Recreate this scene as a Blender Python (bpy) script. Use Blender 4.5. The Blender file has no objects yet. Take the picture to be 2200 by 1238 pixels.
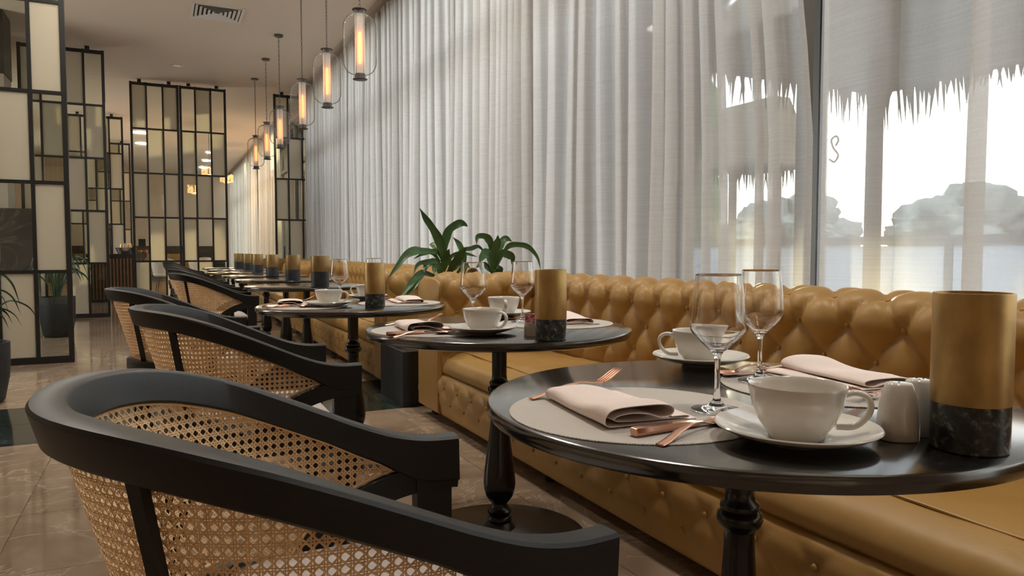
import bpy, math, random
from mathutils import Vector, Matrix
PI = math.pi
sc = bpy.context.scene
COL = sc.collection
R = math.radians

# ------------------------------------------------------------------ camera, sky, sun, exposure
FPX, YAW, PITCH = 1560.0, R(25.8), math.atan(79/1560)
CAM_Z = 1.0
cam = bpy.data.cameras.new('camera')
cam.sensor_width = 36
cam.lens = FPX/2200*36
cam.clip_start = 0.02
cam.clip_end = 400
camo = bpy.data.objects.new('camera', cam)
COL.objects.link(camo)
camo.location = (0, 0, CAM_Z)
camo.rotation_euler = (PI/2-PITCH, 0, -YAW)
sc.camera = camo

w = bpy.data.worlds.new('sky')
sc.world = w
w.use_nodes = True
nt = w.node_tree
bg = nt.nodes['Background']
tc = nt.nodes.new('ShaderNodeTexCoord')
sep = nt.nodes.new('ShaderNodeSeparateXYZ')
rmp = nt.nodes.new('ShaderNodeValToRGB')
nt.links.new(tc.outputs['Generated'], sep.inputs[0])
nt.links.new(sep.outputs['Z'], rmp.inputs[0])
rmp.color_ramp.elements[0].position = 0.0
rmp.color_ramp.elements[0].color = (1.0, 0.95, 0.86, 1)
rmp.color_ramp.elements[1].position = 0.6
rmp.color_ramp.elements[1].color = (0.82, 0.90, 1.0, 1)
e = rmp.color_ramp.elements.new(0.2)
e.color = (0.98, 0.98, 0.98, 1)
nt.links.new(rmp.outputs[0], bg.inputs['Color'])
bg.inputs['Strength'].default_value = 5.0

SUN_DIR = Vector((0.66, 0.75, 0.125)).normalized()       # towards the sun
sl = bpy.data.lights.new('sun', 'SUN')
sl.energy = 8.5
sl.angle = R(0.8)
sl.color = (1.0, 0.86, 0.55)
so = bpy.data.objects.new('sun', sl)
COL.objects.link(so)
so.rotation_euler = SUN_DIR.to_track_quat('Z', 'Y').to_euler()
so.location = (30, 30, 12)

sc.view_settings.view_transform = 'Standard'
sc.view_settings.look = 'None'
sc.view_settings.gamma = 1
sc.view_settings.use_curve_mapping = False
sc.view_settings.exposure = 0.32
sc.cycles.max_bounces = 12
sc.cycles.diffuse_bounces = 5
sc.cycles.glossy_bounces = 5
sc.cycles.transmission_bounces = 10
sc.cycles.transparent_max_bounces = 32
sc.cycles.caustics_reflective = False
sc.cycles.caustics_refractive = False
sc.cycles.sample_clamp_indirect = 5.0

# ------------------------------------------------------------------ point helpers
_c, _s, _cp, _sp = math.cos(YAW), math.sin(YAW), math.cos(PITCH), math.sin(PITCH)


def ray(px, py):
    a = (px-1100)/FPX
    b = (619-py)/FPX
    yc = _cp+b*_sp
    return Vector((a*_c+yc*_s, -a*_s+yc*_c, -_sp+b*_cp))


def at_depth(px, py, d):
    r = ray(px, py)
    h = r.x*_s+r.y*_c
    return Vector((0, 0, CAM_Z))+r*(d/h)


# ------------------------------------------------------------------ material helpers
def mat(name, col=(.8, .8, .8), rough=.5, metal=0., spec=.5, **kw):
    m = bpy.data.materials.new(name)
    m.use_nodes = True
    b = m.node_tree.nodes['Principled BSDF']
    b.inputs['Base Color'].default_value = (*col, 1)
    b.inputs['Roughness'].default_value = rough
    b.inputs['Metallic'].default_value = metal
    b.inputs['Specular IOR Level'].default_value = spec
    for k, v in kw.items():
        b.inputs[k.replace('_', ' ')].default_value = v
    return m


def N(m, typ, **kw):
    n = m.node_tree.nodes.new(typ)
    for k, v in kw.items():
        if isinstance(v, bool) or isinstance(v, str):
            setattr(n, k, v)
        else:
            n.inputs[k].default_value = v
    return n


def L(m, a, b):
    m.node_tree.links.new(a, b)


def coords(m, scale=(1, 1, 1), kind='Object'):
    t = N(m, 'ShaderNodeTexCoord')
    mp = N(m, 'ShaderNodeMapping')
    mp.inputs['Scale'].default_value = scale
    L(m, t.outputs[kind], mp.inputs[0])
    return mp.outputs[0]


def ramp(m, fac, stops):
    r = N(m, 'ShaderNodeValToRGB')
    els = r.color_ramp.elements
    while len(els) < len(stops):
        els.new(0.5)
    for e_, (p, c) in zip(els, stops):
        e_.position = p
        e_.color = (*c, 1)
    L(m, fac, r.inputs[0])
    return r.outputs[0]


def noise(m, vec, scale, detail=4, rough=.55, dist=0.):
    n = N(m, 'ShaderNodeTexNoise')
    n.inputs['Scale'].default_value = scale
    n.inputs['Detail'].default_value = detail
    n.inputs['Roughness'].default_value = rough
    n.inputs['Distortion'].default_value = dist
    L(m, vec, n.inputs['Vector'])
    return n.outputs['Fac']


def bump(m, fac, strength=.2, distance=.002):
    b = N(m, 'ShaderNodeBump')
    b.inputs['Strength'].default_value = strength
    b.inputs['Distance'].default_value = distance
    L(m, fac, b.inputs['Height'])
    L(m, b.outputs[0], m.node_tree.nodes['Principled BSDF'].inputs['Normal'])


def bsdf(m):
    return m.node_tree.nodes['Principled BSDF']


def noisy(name, c1, c2, scale, rough=.5, stretch=(1, 1, 1), bmp=0., bdist=.002, lo=.35, hi=.65, **kw):
    m = mat(name, c1, rough, **kw)
    f = noise(m, coords(m, stretch), scale)
    L(m, ramp(m, f, [(lo, c1), (hi, c2)]), bsdf(m).inputs['Base Color'])
    if bmp:
        bump(m, f, bmp, bdist)
    return m


# ------------------------------------------------------------------ materials
M = {}
M['black_wood'] = noisy('black_wood', (.004, .004, .0045), (.008, .008, .008), 26, .44, (1, 10, 10), .12, .0005, spec=.4)
M['table_black'] = noisy('table_black', (.006, .006, .0065), (.011, .011, .011), 9, .20, (1, 18, 1), 0, .0003, spec=.7, Coat_Weight=.8, Coat_Roughness=.14)
M['cast_iron'] = mat('cast_iron', (.006, .006, .007), .22)
M['cushion'] = noisy('cushion', (.50, .44, .42), (.58, .52, .49), 160, .9, bmp=.2)
M['steel_black'] = mat('steel_black', (.010, .010, .010), .45)
M['plaster'] = mat('plaster', (.78, .66, .55), .9)
M['plaster_dark'] = mat('plaster_dark', (.34, .29, .24), .9)
M['white_metal'] = mat('white_metal', (.75, .72, .68), .5)
M['cavity_shade'] = mat('cavity_shade', (.03, .03, .03), .9)  # dark colour stands for the shade inside openings
M['bronze'] = noisy('bronze', (.07, .065, .06), (.12, .11, .10), 30, .45, metal=.5)
M['ceramic'] = mat('ceramic', (.72, .69, .64), .14, Coat_Weight=.4, Coat_Roughness=.05)
M['copper'] = mat('copper', (.66, .36, .25), .26, 1.)
M['napkin'] = noisy('napkin', (.84, .72, .67), (.88, .77, .72), 240, .85, bmp=.15, bdist=.0006)
M['candle_black'] = noisy('candle_black', (.010, .013, .017), (.025, .032, .038), 40, .45)
M['leaf'] = noisy('leaf', (.025, .075, .022), (.055, .13, .035), 8, .35, (1, 1, 1))
M['palm'] = noisy('palm', (.015, .04, .018), (.03, .07, .03), 8, .4)
M['soil'] = noisy('soil', (.02, .014, .01), (.05, .035, .025), 60, .95)
M['pot'] = noisy('pot', (.012, .013, .016), (.02, .021, .024), 12, .6)
M['thatch'] = noisy('thatch', (.10, .085, .065), (.22, .19, .14), 14, .95, (6, 6, 1))
M['bark'] = noisy('bark', (.07, .05, .035), (.14, .10, .07), 20, .9, (1, 1, .2))
M['tree'] = noisy('tree', (.045, .075, .03), (.11, .15, .055), 3, .8)
M['far_tree'] = noisy('far_tree', (.12, .14, .13), (.20, .22, .21), 1.2, .9)  # greyed foliage colour carries the distance haze
M['terrace'] = noisy('terrace', (.30, .33, .37), (.36, .39, .43), 1.5, .7)
M['rail_paint'] = mat('rail_paint', (.14, .14, .15), .5)
M['rail_panel'] = mat('rail_panel', (.55, .61, .68), .5)
M['window_frame'] = mat('window_frame', (.18, .165, .15), .5)
M['dark_wood'] = noisy('dark_wood', (.012, .010, .009), (.03, .024, .020), 6, .4, (8, 8, 1))
M['walnut'] = noisy('walnut', (.16, .075, .035), (.26, .13, .06), 6, .4, (8, 8, 1))
M['white_shell'] = mat('white_shell', (.70, .66, .58), .4)
M['silver'] = mat('silver', (.75, .75, .74), .2, 1.)
M['apple'] = noisy('apple', (.45, .03, .02), (.55, .20, .03), 20, .3)
M['brass'] = mat('brass', (.65, .45, .20), .35, 1.)
M['wall_lettering'] = mat('wall_lettering', (.9, .9, .88), .5)

# yellow leather
m = M['leather'] = mat('leather', (.36, .2, .05), .42, spec=.4)
f1 = noise(m, coords(m), 3.5, 3)
f2 = noise(m, coords(m), 420, 2)
L(m, ramp(m, f1, [(.3, (.37, .21, .060)), (.7, (.43, .252, .078))]), bsdf(m).inputs['Base Color'])
f3 = noise(m, coords(m, (1, 1, 1)), 7, 3, .6, 1.2)
b1 = N(m, 'ShaderNodeBump')
b1.inputs['Strength'].default_value = .35
b1.inputs['Distance'].default_value = .006
L(m, f3, b1.inputs['Height'])
b2 = N(m, 'ShaderNodeBump')
b2.inputs['Strength'].default_value = .12
b2.inputs['Distance'].default_value = .0006
L(m, f2, b2.inputs['Height'])
L(m, b1.outputs[0], b2.inputs['Normal'])
L(m, b2.outputs[0], bsdf(m).inputs['Normal'])

# cane
m = M['cane'] = noisy('cane', (.74, .50, .27), (.86, .63, .38), 60, .5, (1, 1, 1), spec=.4)

# gold sleeve of the candle holders
m = M['gold'] = mat('gold', (.50, .33, .13), .42, .85)
f = noise(m, coords(m, (1, 1, .6)), 26, 5)
L(m, ramp(m, f, [(.3, (.36, .23, .085)), (.7, (.54, .36, .145))]), bsdf(m).inputs['Base Color'])
m = M['gold_dark'] = mat('gold_dark', (.30, .2, .09), .42, .75)
f = noise(m, coords(m, (1, 1, .5)), 16, 5)
L(m, ramp(m, f, [(.3, (.16, .10, .045)), (.7, (.40, .27, .11))]), bsdf(m).inputs['Base Color'])

# dark speckled marble
m = M['marble_black'] = mat('marble_black', (.01, .012, .014), .3)
f = noise(m, coords(m), 75, 6, .65, .5)
L(m, ramp(m, f, [(.44, (.008, .010, .011)), (.56, (.04, .05, .05)), (.68, (.26, .29, .29))]), bsdf(m).inputs['Base Color'])

# woven placemat
m = M['mat_weave'] = mat('mat_weave', (.5, .46, .42), .8)
wv1 = N(m, 'ShaderNodeTexWave', wave_type='BANDS', bands_direction='X')
wv1.inputs['Scale'].default_value = 95
wv2 = N(m, 'ShaderNodeTexWave', wave_type='BANDS', bands_direction='Y')
wv2.inputs['Scale'].default_value = 95
co = coords(m)
L(m, co, wv1.inputs['Vector'])
L(m, co, wv2.inputs['Vector'])
mx = N(m, 'ShaderNodeMath', operation='MULTIPLY')
L(m, wv1.outputs['Fac'], mx.inputs[0])
L(m, wv2.outputs['Fac'], mx.inputs[1])
L(m, ramp(m, mx.outputs[0], [(.05, (.46, .42, .38)), (.7, (.80, .75, .70))]), bsdf(m).inputs['Base Color'])
bump(m, mx.outputs[0], .5, .0012)

# floor marbles
def marble(name, c1, c2, vein, rough):
    m_ = mat(name, c1, rough)
    oi = N(m_, 'ShaderNodeObjectInfo')
    tcn = N(m_, 'ShaderNodeTexCoord')
    add = N(m_, 'ShaderNodeVectorMath', operation='ADD')
    mul = N(m_, 'ShaderNodeVectorMath', operation='SCALE')
    cmb = N(m_, 'ShaderNodeCombineXYZ')
    L(m_, oi.outputs['Random'], cmb.inputs[0])
    L(m_, oi.outputs['Random'], cmb.inputs[1])
    L(m_, cmb.outputs[0], mul.inputs[0])
    mul.inputs['Scale'].default_value = 37.
    L(m_, tcn.outputs['Object'], add.inputs[0])
    L(m_, mul.outputs[0], add.inputs[1])
    f_ = noise(m_, add.outputs[0], 2.2, 6, .6, 1.5)
    g_ = noise(m_, add.outputs[0], 1.3, 5, .6, 2.5)
    base = ramp(m_, f_, [(.3, c1), (.7, c2)])
    vn = ramp(m_, g_, [(.485, (0, 0, 0)), (.5, (1, 1, 1)), (.515, (0, 0, 0))])
    mixn = N(m_, 'ShaderNodeMix', data_type='RGBA')
    L(m_, vn, mixn.inputs[0])
    L(m_, base, mixn.inputs[6])
    mixn.inputs[7].default_value = (*vein, 1)
    L(m_, mixn.outputs[2], bsdf(m_).inputs['Base Color'])
    return m_


M['floor_marble'] = marble('floor_marble', (.27, .19, .13), (.40, .30, .215), (.50, .40, .30), .07)
M['floor_green'] = marble('floor_green', (.010, .016, .014), (.022, .032, .028), (.06, .075, .065), .07)
M['grout'] = mat('grout', (.07, .05, .035), .6)
M['stone_dark'] = marble('stone_dark', (.03, .027, .024), (.06, .052, .045), (.11, .10, .09), .25)


def shader_mat(name):
    m_ = bpy.data.materials.new(name)
    m_.use_nodes = True
    m_.node_tree.nodes.remove(m_.node_tree.nodes['Principled BSDF'])
    return m_, m_.node_tree.nodes['Material Output']


def mixsh(m_, fac, a, b):
    x = N(m_, 'ShaderNodeMixShader')
    if isinstance(fac, (int, float)):
        x.inputs[0].default_value = fac
    else:
        L(m_, fac, x.inputs[0])
    L(m_, a, x.inputs[1])
    L(m_, b, x.inputs[2])
    return x.outputs[0]


def sheer(name, col, opaque, trans):
    m_, out = shader_mat(name)
    tr = N(m_, 'ShaderNodeBsdfTransparent')
    df = N(m_, 'ShaderNodeBsdfDiffuse')
    df.inputs['Color'].default_value = (*col, 1)
    tl = N(m_, 'ShaderNodeBsdfTranslucent')
    tl.inputs['Color'].default_value = (*col, 1)
    cloth = mixsh(m_, trans, df.outputs[0], tl.outputs[0])
    f_ = noise(m_, coords(m_, (1, 3, 160)), 1.0, 3)
    g_ = noise(m_, coords(m_, (700, 700, 60)), 1.0, 2)
    a_ = N(m_, 'ShaderNodeMath', operation='ADD')
    L(m_, f_, a_.inputs[0])
    L(m_, g_, a_.inputs[1])
    mr = N(m_, 'ShaderNodeMapRange')
    mr.inputs['From Min'].default_value = .7
    mr.inputs['From Max'].default_value = 1.3
    mr.inputs['To Min'].default_value = opaque-.065
    mr.inputs['To Max'].default_value = opaque+.065
    L(m_, a_.outputs[0], mr.inputs['Value'])
    L(m_, mixsh(m_, mr.outputs[0], tr.outputs[0], cloth), out.inputs[0])
    return m_


M['sheer'] = sheer('sheer', (.70, .67, .64), .72, .55)
M['sheer_thin'] = sheer('sheer_thin', (.88, .82, .70), .62, .55)
M['sheer_heading'] = sheer('sheer_heading', (.55, .48, .40), .93, .4)

m, out = shader_mat('frosted_glass')
M['frosted'] = m
df = N(m, 'ShaderNodeBsdfDiffuse')
df.inputs['Color'].default_value = (.90, .84, .70, 1)
tl = N(m, 'ShaderNodeBsdfTranslucent')
tl.inputs['Color'].default_value = (.93, .87, .73, 1)
gl = N(m, 'ShaderNodeBsdfGlossy')
gl.inputs['Roughness'].default_value = .25
fr = N(m, 'ShaderNodeFresnel')
fr.inputs['IOR'].default_value = 1.35
L(m, mixsh(m, fr.outputs[0], mixsh(m, .58, df.outputs[0], tl.outputs[0]), gl.outputs[0]), out.inputs[0])


def thin_glass(name, tint, ior=1.45, haze=0.0):
    m_, out_ = shader_mat(name)
    tr = N(m_, 'ShaderNodeBsdfTransparent')
    tr.inputs['Color'].default_value = (*tint, 1)
    g = N(m_, 'ShaderNodeBsdfGlossy')
    g.inputs['Roughness'].default_value = .03
    f_ = N(m_, 'ShaderNodeFresnel')
    f_.inputs['IOR'].default_value = ior
    s_ = mixsh(m_, f_.outputs[0], tr.outputs[0], g.outputs[0])
    if haze:
        d_ = N(m_, 'ShaderNodeBsdfDiffuse')
        d_.inputs['Color'].default_value = (.8, .8, .78, 1)
        s_ = mixsh(m_, haze, s_, d_.outputs[0])
    L(m_, s_, out_.inputs[0])
    return m_


M['pane_clear'] = thin_glass('pane_clear', (.90, .92, .89))
M['window_glass'] = thin_glass('window_glass', (.95, .97, .96), 1.3)
M['lamp_glass'] = thin_glass('lamp_glass', (.99, .99, .98), 1.06, .05)
m, out = shader_mat('wine_glass')
M['wine_glass'] = m
g = N(m, 'ShaderNodeBsdfGlass')
g.inputs['IOR'].default_value = 1.47
g.inputs['Roughness'].default_value = 0.0
g.inputs['Color'].default_value = (1, 1, 1, 1)
L(m, g.outputs[0], out.inputs[0])
m, out = shader_mat('lamp_tube')
M['lamp_tube'] = m
tr = N(m, 'ShaderNodeBsdfTransparent')
df = N(m, 'ShaderNodeBsdfDiffuse')
df.inputs['Color'].default_value = (.85, .78, .72, 1)
tl = N(m, 'ShaderNodeBsdfTranslucent')
tl.inputs['Color'].default_value = (.95, .88, .8, 1)
L(m, mixsh(m, .68, tr.outputs[0], mixsh(m, .5, df.outputs[0], tl.outputs[0])), out.inputs[0])


def emit(name, col, s_):
    m_, out_ = shader_mat(name)
    e_ = N(m_, 'ShaderNodeEmission')
    e_.inputs['Color'].default_value = (*col, 1)
    e_.inputs['Strength'].default_value = s_
    L(m_, e_.outputs[0], out_.inputs[0])
    return m_


M['filament'] = emit('filament', (1.0, .31, .08), 4.2)
M['petal_glow'] = emit('petal_glow', (1.0, .62, .26), 1.1)
M['downlight'] = emit('downlight', (1.0, .85, .65), .22)

# sugar sachets
m = M['sachet'] = mat('sachet', (.6, .1, .15), .4)
f = noise(m, coords(m), 130, 3)
L(m, ramp(m, f, [(.45, (.30, .02, .05)), (.55, (.65, .40, .42)), (.6, (.40, .03, .08))]), bsdf(m).inputs['Base Color'])
m = M['sachet_white'] = mat('sachet_white', (.7, .6, .6), .5)
f = noise(m, coords(m), 150, 2)
L(m, ramp(m, f, [(.5, (.74, .66, .66)), (.58, (.35, .15, .2)), (.64, (.74, .66, .66))]), bsdf(m).inputs['Base Color'])


# ------------------------------------------------------------------ mesh helpers
class MB:
    def __init__(self):
        self.v, self.f = [], []

    def add(self, vs, fs):
        o = len(self.v)
        self.v += [tuple(p) for p in vs]
        self.f += [tuple(i+o for i in f) for f in fs]
        return self

    def box(self, x0, x1, y0, y1, z0, z1, ch=0.):
        if ch:
            return self.chbox(x0, x1, y0, y1, z0, z1, ch)
        return self.add([(x0, y0, z0), (x1, y0, z0), (x1, y1, z0), (x0, y1, z0), (x0, y0, z1), (x1, y0, z1), (x1, y1, z1), (x0, y1, z1)],
                        [(3, 2, 1, 0), (4, 5, 6, 7), (0, 1, 5, 4), (1, 2, 6, 5), (2, 3, 7, 6), (3, 0, 4, 7)])

    def chbox(self, x0, x1, y0, y1, z0, z1, c):
        def ring(i, z):
            return [(x0+i, y0+i, z), (x1-i, y0+i, z), (x1-i, y1-i, z), (x0+i, y1-i, z)]
        return self.loft([ring(c, z0), ring(0, z0+c), ring(0, z1-c), ring(c, z1)])

    def loft(self, rings, closed=True, caps=True):
        n = len(rings[0])
        vs = [p for r in rings for p in r]
        fs = []
        for i in range(len(rings)-1):
            for j in range(n if closed else n-1):
                k = (j+1) % n
                fs.append((i*n+j, i*n+k, (i+1)*n+k, (i+1)*n+j))
        if caps and closed:
            fs.append(tuple(range(n-1, -1, -1)))
            fs.append(tuple((len(rings)-1)*n+j for j in range(n)))
        return self.add(vs, fs)

    def lathe(self, prof, n=32, o=(0, 0, 0), closed=False):
        rings = []
        for r, z in prof:
            rings.append([(o[0]+r*math.cos(2*PI*j/n), o[1]+r*math.sin(2*PI*j/n), o[2]+z) for j in range(n)])
        if closed:
            rings.append(rings[0])
            return self.loft(rings, True, False)
        return self.loft(rings, True, True)

    def tube(self, pts, r, n=8, caps=True, up=None):
        pts = [Vector(p) for p in pts]
        rs = r if isinstance(r, (list, tuple)) else [r]*len(pts)
        rings = []
        a = None
        for i, p in enumerate(pts):
            t = (pts[min(i+1, len(pts)-1)]-pts[max(i-1, 0)]).normalized()
            if a is None:
                a = Vector((0, 0, 1)) if abs(t.z) < .9 else Vector((1, 0, 0))
            a = (a-t*a.dot(t))
            a.normalize()
            b = t.cross(a)
            rings.append([p+(a*math.cos(2*PI*j/n)+b*math.sin(2*PI*j/n))*rs[i] for j in range(n)])
        return self.loft(rings, True, caps)

    def grid(self, P, closed_u=False):
        nu, nv = len(P), len(P[0])
        vs = [p for r in P for p in r]
        fs = []
        for i in range(nu if closed_u else nu-1):
            k = (i+1) % nu
            for j in range(nv-1):
                fs.append((i*nv+j, k*nv+j, k*nv+j+1, i*nv+j+1))
        return self.add(vs, fs)

    def mesh(self, name, m, smooth=35):
        me = bpy.data.meshes.new(name)
        me.from_pydata(self.v, [], self.f)
        me.materials.append(m)
        if smooth:
            me.polygons.foreach_set('use_smooth', [True]*len(me.polygons))
            if smooth < 180:
                me.set_sharp_from_angle(angle=R(smooth))
        me.update()
        return me

    def build(self, name, m, parent=None, smooth=35, loc=None):
        return put(name, self.mesh(name, m, smooth), parent, loc)


def put(name, me, parent=None, loc=None, rot=None):
    o = bpy.data.objects.new(name, me)
    COL.objects.link(o)
    if parent:
        o.parent = parent
    if loc is not None:
        o.location = loc
    if rot is not None:
        o.rotation_euler = rot
    return o


def tag(o, label, cat, group=None, kind=None):
    o['label'] = label
    o['category'] = cat
    if group:
        o['group'] = group
    if kind:
        o['kind'] = kind
    return o


def thing(name, label, cat, loc=(0, 0, 0), rz=0., group=None):
    o = bpy.data.objects.new(name, None)
    o.empty_display_size = .05
    COL.objects.link(o)
    o.location = loc
    o.rotation_euler = (0, 0, rz)
    return tag(o, label, cat, group)


def struct(o, label, cat):
    return tag(o, label, cat, None, 'structure')


def dup(root, loc, rz=0., label=None):
    r = root.copy()
    COL.objects.link(r)
    r.location = loc
    r.rotation_euler = (0, 0, rz)
    if label:
        r['label'] = label
    for ch in root.children:
        c_ = ch.copy()
        COL.objects.link(c_)
        c_.parent = r
        for gch in ch.children:
            d_ = gch.copy()
            COL.objects.link(d_)
            d_.parent = c_
    return r


def catmull(pts, n=6):
    pts = [Vector(p) for p in pts]
    out_ = []
    q = [pts[0]*2-pts[1]]+pts+[pts[-1]*2-pts[-2]]
    for i in range(1, len(q)-2):
        for k in range(n):
            t = k/n
            a, b, c, d = q[i-1], q[i], q[i+1], q[i+2]
            out_.append(.5*((2*b)+(c-a)*t+(2*a-5*b+4*c-d)*t*t+(3*b-a-3*c+d)*t*t*t))
    out_.append(pts[-1])
    return out_


def interp(x, tab):
    if x <= tab[0][0]:
        return tab[0][1]
    for (a, va), (b, vb) in zip(tab, tab[1:]):
        if x <= b:
            return va+(vb-va)*(x-a)/(b-a)
    return tab[-1][1]


rnd = random.Random(7)

# ------------------------------------------------------------------ the room
CEIL, CX = 4.05, 2.54
SEAM = 14.6
floor = struct(MB().box(-5, 3.0, -5, 31, -.15, -.003).build('floor', M['grout'], None, 0), 'polished brown marble floor with dark green bands', 'floor')
# tiles of .6 m; one dark green row across
TX = [-2.90+.6*i for i in range(9)]
TY = [.24+.6*i for i in range(8)]+[4.97]+[5.50+.6*i for i in range(16)]
tile_me = {}


def tile(x0, x1, y0, y1, mm):
    k = (round(x1-x0, 3), round(y1-y0, 3), mm)
    if k not in tile_me:
        a, b = k[0]/2-.001, k[1]/2-.001
        tile_me[k] = MB().chbox(-a, a, -b, b, -.02, 0, .0012).mesh('tile', M[mm], 0)
    put('tile', tile_me[k], floor, ((x0+x1)/2, (y0+y1)/2, 0), None)


for i in range(len(TX)-1):
    for j in range(len(TY)-1):
        green = 4.3 < TY[j] < 5.3
        tile(TX[i], TX[i+1], TY[j], TY[j+1], 'floor_green' if green else 'floor_marble')
far_fl = MB().box(TX[-1]+.001, 2.95, .24, 31, -.02, 0).box(-4.95, TX[0]-.001, -4.9, 31, -.02, 0).box(TX[0], TX[-1], TY[-1]+.001, 31, -.02, 0).box(TX[0], 2.95, -4.9, .238, -.02, 0)
far_fl.build('floor_surface', M['floor_marble'], floor, 0)

struct(MB().box(-5, 3.0, -5, SEAM, CEIL, CEIL+.2).build('ceiling', M['plaster'], None, 0), 'plain taupe plaster ceiling over the dining row', 'ceiling')
struct(MB().box(-5, 3.0, SEAM+.012, 31, CEIL, CEIL+.2).build('ceiling', M['plaster'], None, 0), 'taupe plaster ceiling of the further room beyond the joint line', 'ceiling')
struct(MB().box(-5, 3, SEAM-.002, SEAM+.014, CEIL+.01, CEIL+.2).build('trim_1', M['plaster_dark'], None, 0), 'thin shadow joint across the ceiling above the far screens', 'trim')
struct(MB().box(2.44, 2.64, -2, 31, CEIL-.05, CEIL, .004).build('trim_2', M['plaster_dark'], None, 0), 'shallow curtain track box along the ceiling edge', 'trim')
LW = [(7.6, 10.9), (15.6, 19.4), (21.5, 25.5)]                # unseen windows added to the left wall for daylight fill
wl = MB().box(-5.15, -5, -5, 31, 0, .9).box(-5.15, -5, -5, 31, 3.1, CEIL)
ys = [-5]+[v for ab in LW for v in ab]+[31]
for a, b in zip(ys[::2], ys[1::2]):
    wl.box(-5.15, -5, a, b, .9, 3.1)
struct(wl.build('wall_left', M['plaster'], None, 0), 'beige wall with added fill windows on the far side of the room', 'wall')
for k, (a, b) in enumerate(LW):
    wf = MB().box(-5.1, -5.04, a, b, .9, .96).box(-5.1, -5.04, a, b, 3.04, 3.1).box(-5.1, -5.04, a, a+.06, .96, 3.04).box(-5.1, -5.04, b-.06, b, .96, 3.04)
    w2 = struct(wf.build('window_%d' % (k+2), M['window_frame'], None, 0), 'added plain framed fill window in the left wall, %s from the rear' % ['first', 'second', 'third'][k], 'window')
    MB().box(-5.075, -5.065, a+.06, b-.06, .96, 3.04).build('pane', M['window_glass'], w2, 0)
struct(MB().box(-5, 3.0, 31, 31.15, 0, CEIL).build('wall_far', M['plaster'], None, 0), 'plain beige end wall of the further room', 'wall')
struct(MB().box(-5, 2.3, 30.9, 31, 0, 1.2).build('trim_3', M['dark_wood'], None, 0), 'dark dado band along the end wall behind the far banquette', 'trim')
# wall behind the camera (outside the frame)
struct(MB().box(-5, 3, -5.15, -5, 0, CEIL).build('wall_back', M['plaster'], None, 0), 'plain beige wall behind the seats', 'wall')
# glazed front: mullions, sill, panes
wf = MB()
mull = [-1.7, .45, 2.62, 5.2, 8.3, 11.4, 14.5, 17.6, 20.7, 23.8, 26.9, 30.0, 30.9]
for yy in mull:
    wf.box(2.86, 2.96, yy-.05, yy+.05, 0, CEIL)
wf.box(2.86, 2.96, -2, 31, 0, .10).box(2.86, 2.96, -2, 31, 2.98, 3.06).box(2.86, 2.96, -2, 31, CEIL-.12, CEIL)
w1 = struct(wf.build('window_1', M['window_frame'], None, 0), 'full-height glazed front behind the sheer curtains', 'window')
for a, b in zip(mull, mull[1:]):
    MB().box(2.90, 2.912, a+.05, b-.05, .10, 2.98).build('pane', M['window_glass'], w1, 0)
    MB().box(2.90, 2.912, a+.05, b-.05, 3.06, CEIL-.12).build('pane', M['window_glass'], w1, 0)
struct(MB().box(2.86, 2.96, -5, -2, 0, CEIL).build('wall_right', M['plaster'], None, 0), 'beige wall at the near end of the glazed front', 'wall')

# ------------------------------------------------------------------ outdoors
struct(MB().box(2.96, 90, -30, 90, -.3, -.05).build('ground', M['terrace'], None, 0), 'pale terrace paving outside the windows', 'ground')
t = thing('balustrade', 'low dark rail of the terrace seen through the sheer curtain', 'railing', (9.2, 0, -.05))
MB().box(-.06, .06, -12, 12, 1.14, 1.26).build('top_rail', M['rail_paint'], t, 0)
pm = MB().box(-.05, .05, -.05, .05, 0, 1.14).mesh('post', M['rail_paint'], 0)
pp_ = MB().box(-.03, .03, .06, 2.94, .04, 1.12).mesh('panel', M['rail_panel'], 0)
for i in range(8):
    put('panel', pp_, t, (0, -12+3*i, 0))
for i in range(9):
    put('post', pm, t, (0, -12+3*i, 0))


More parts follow.
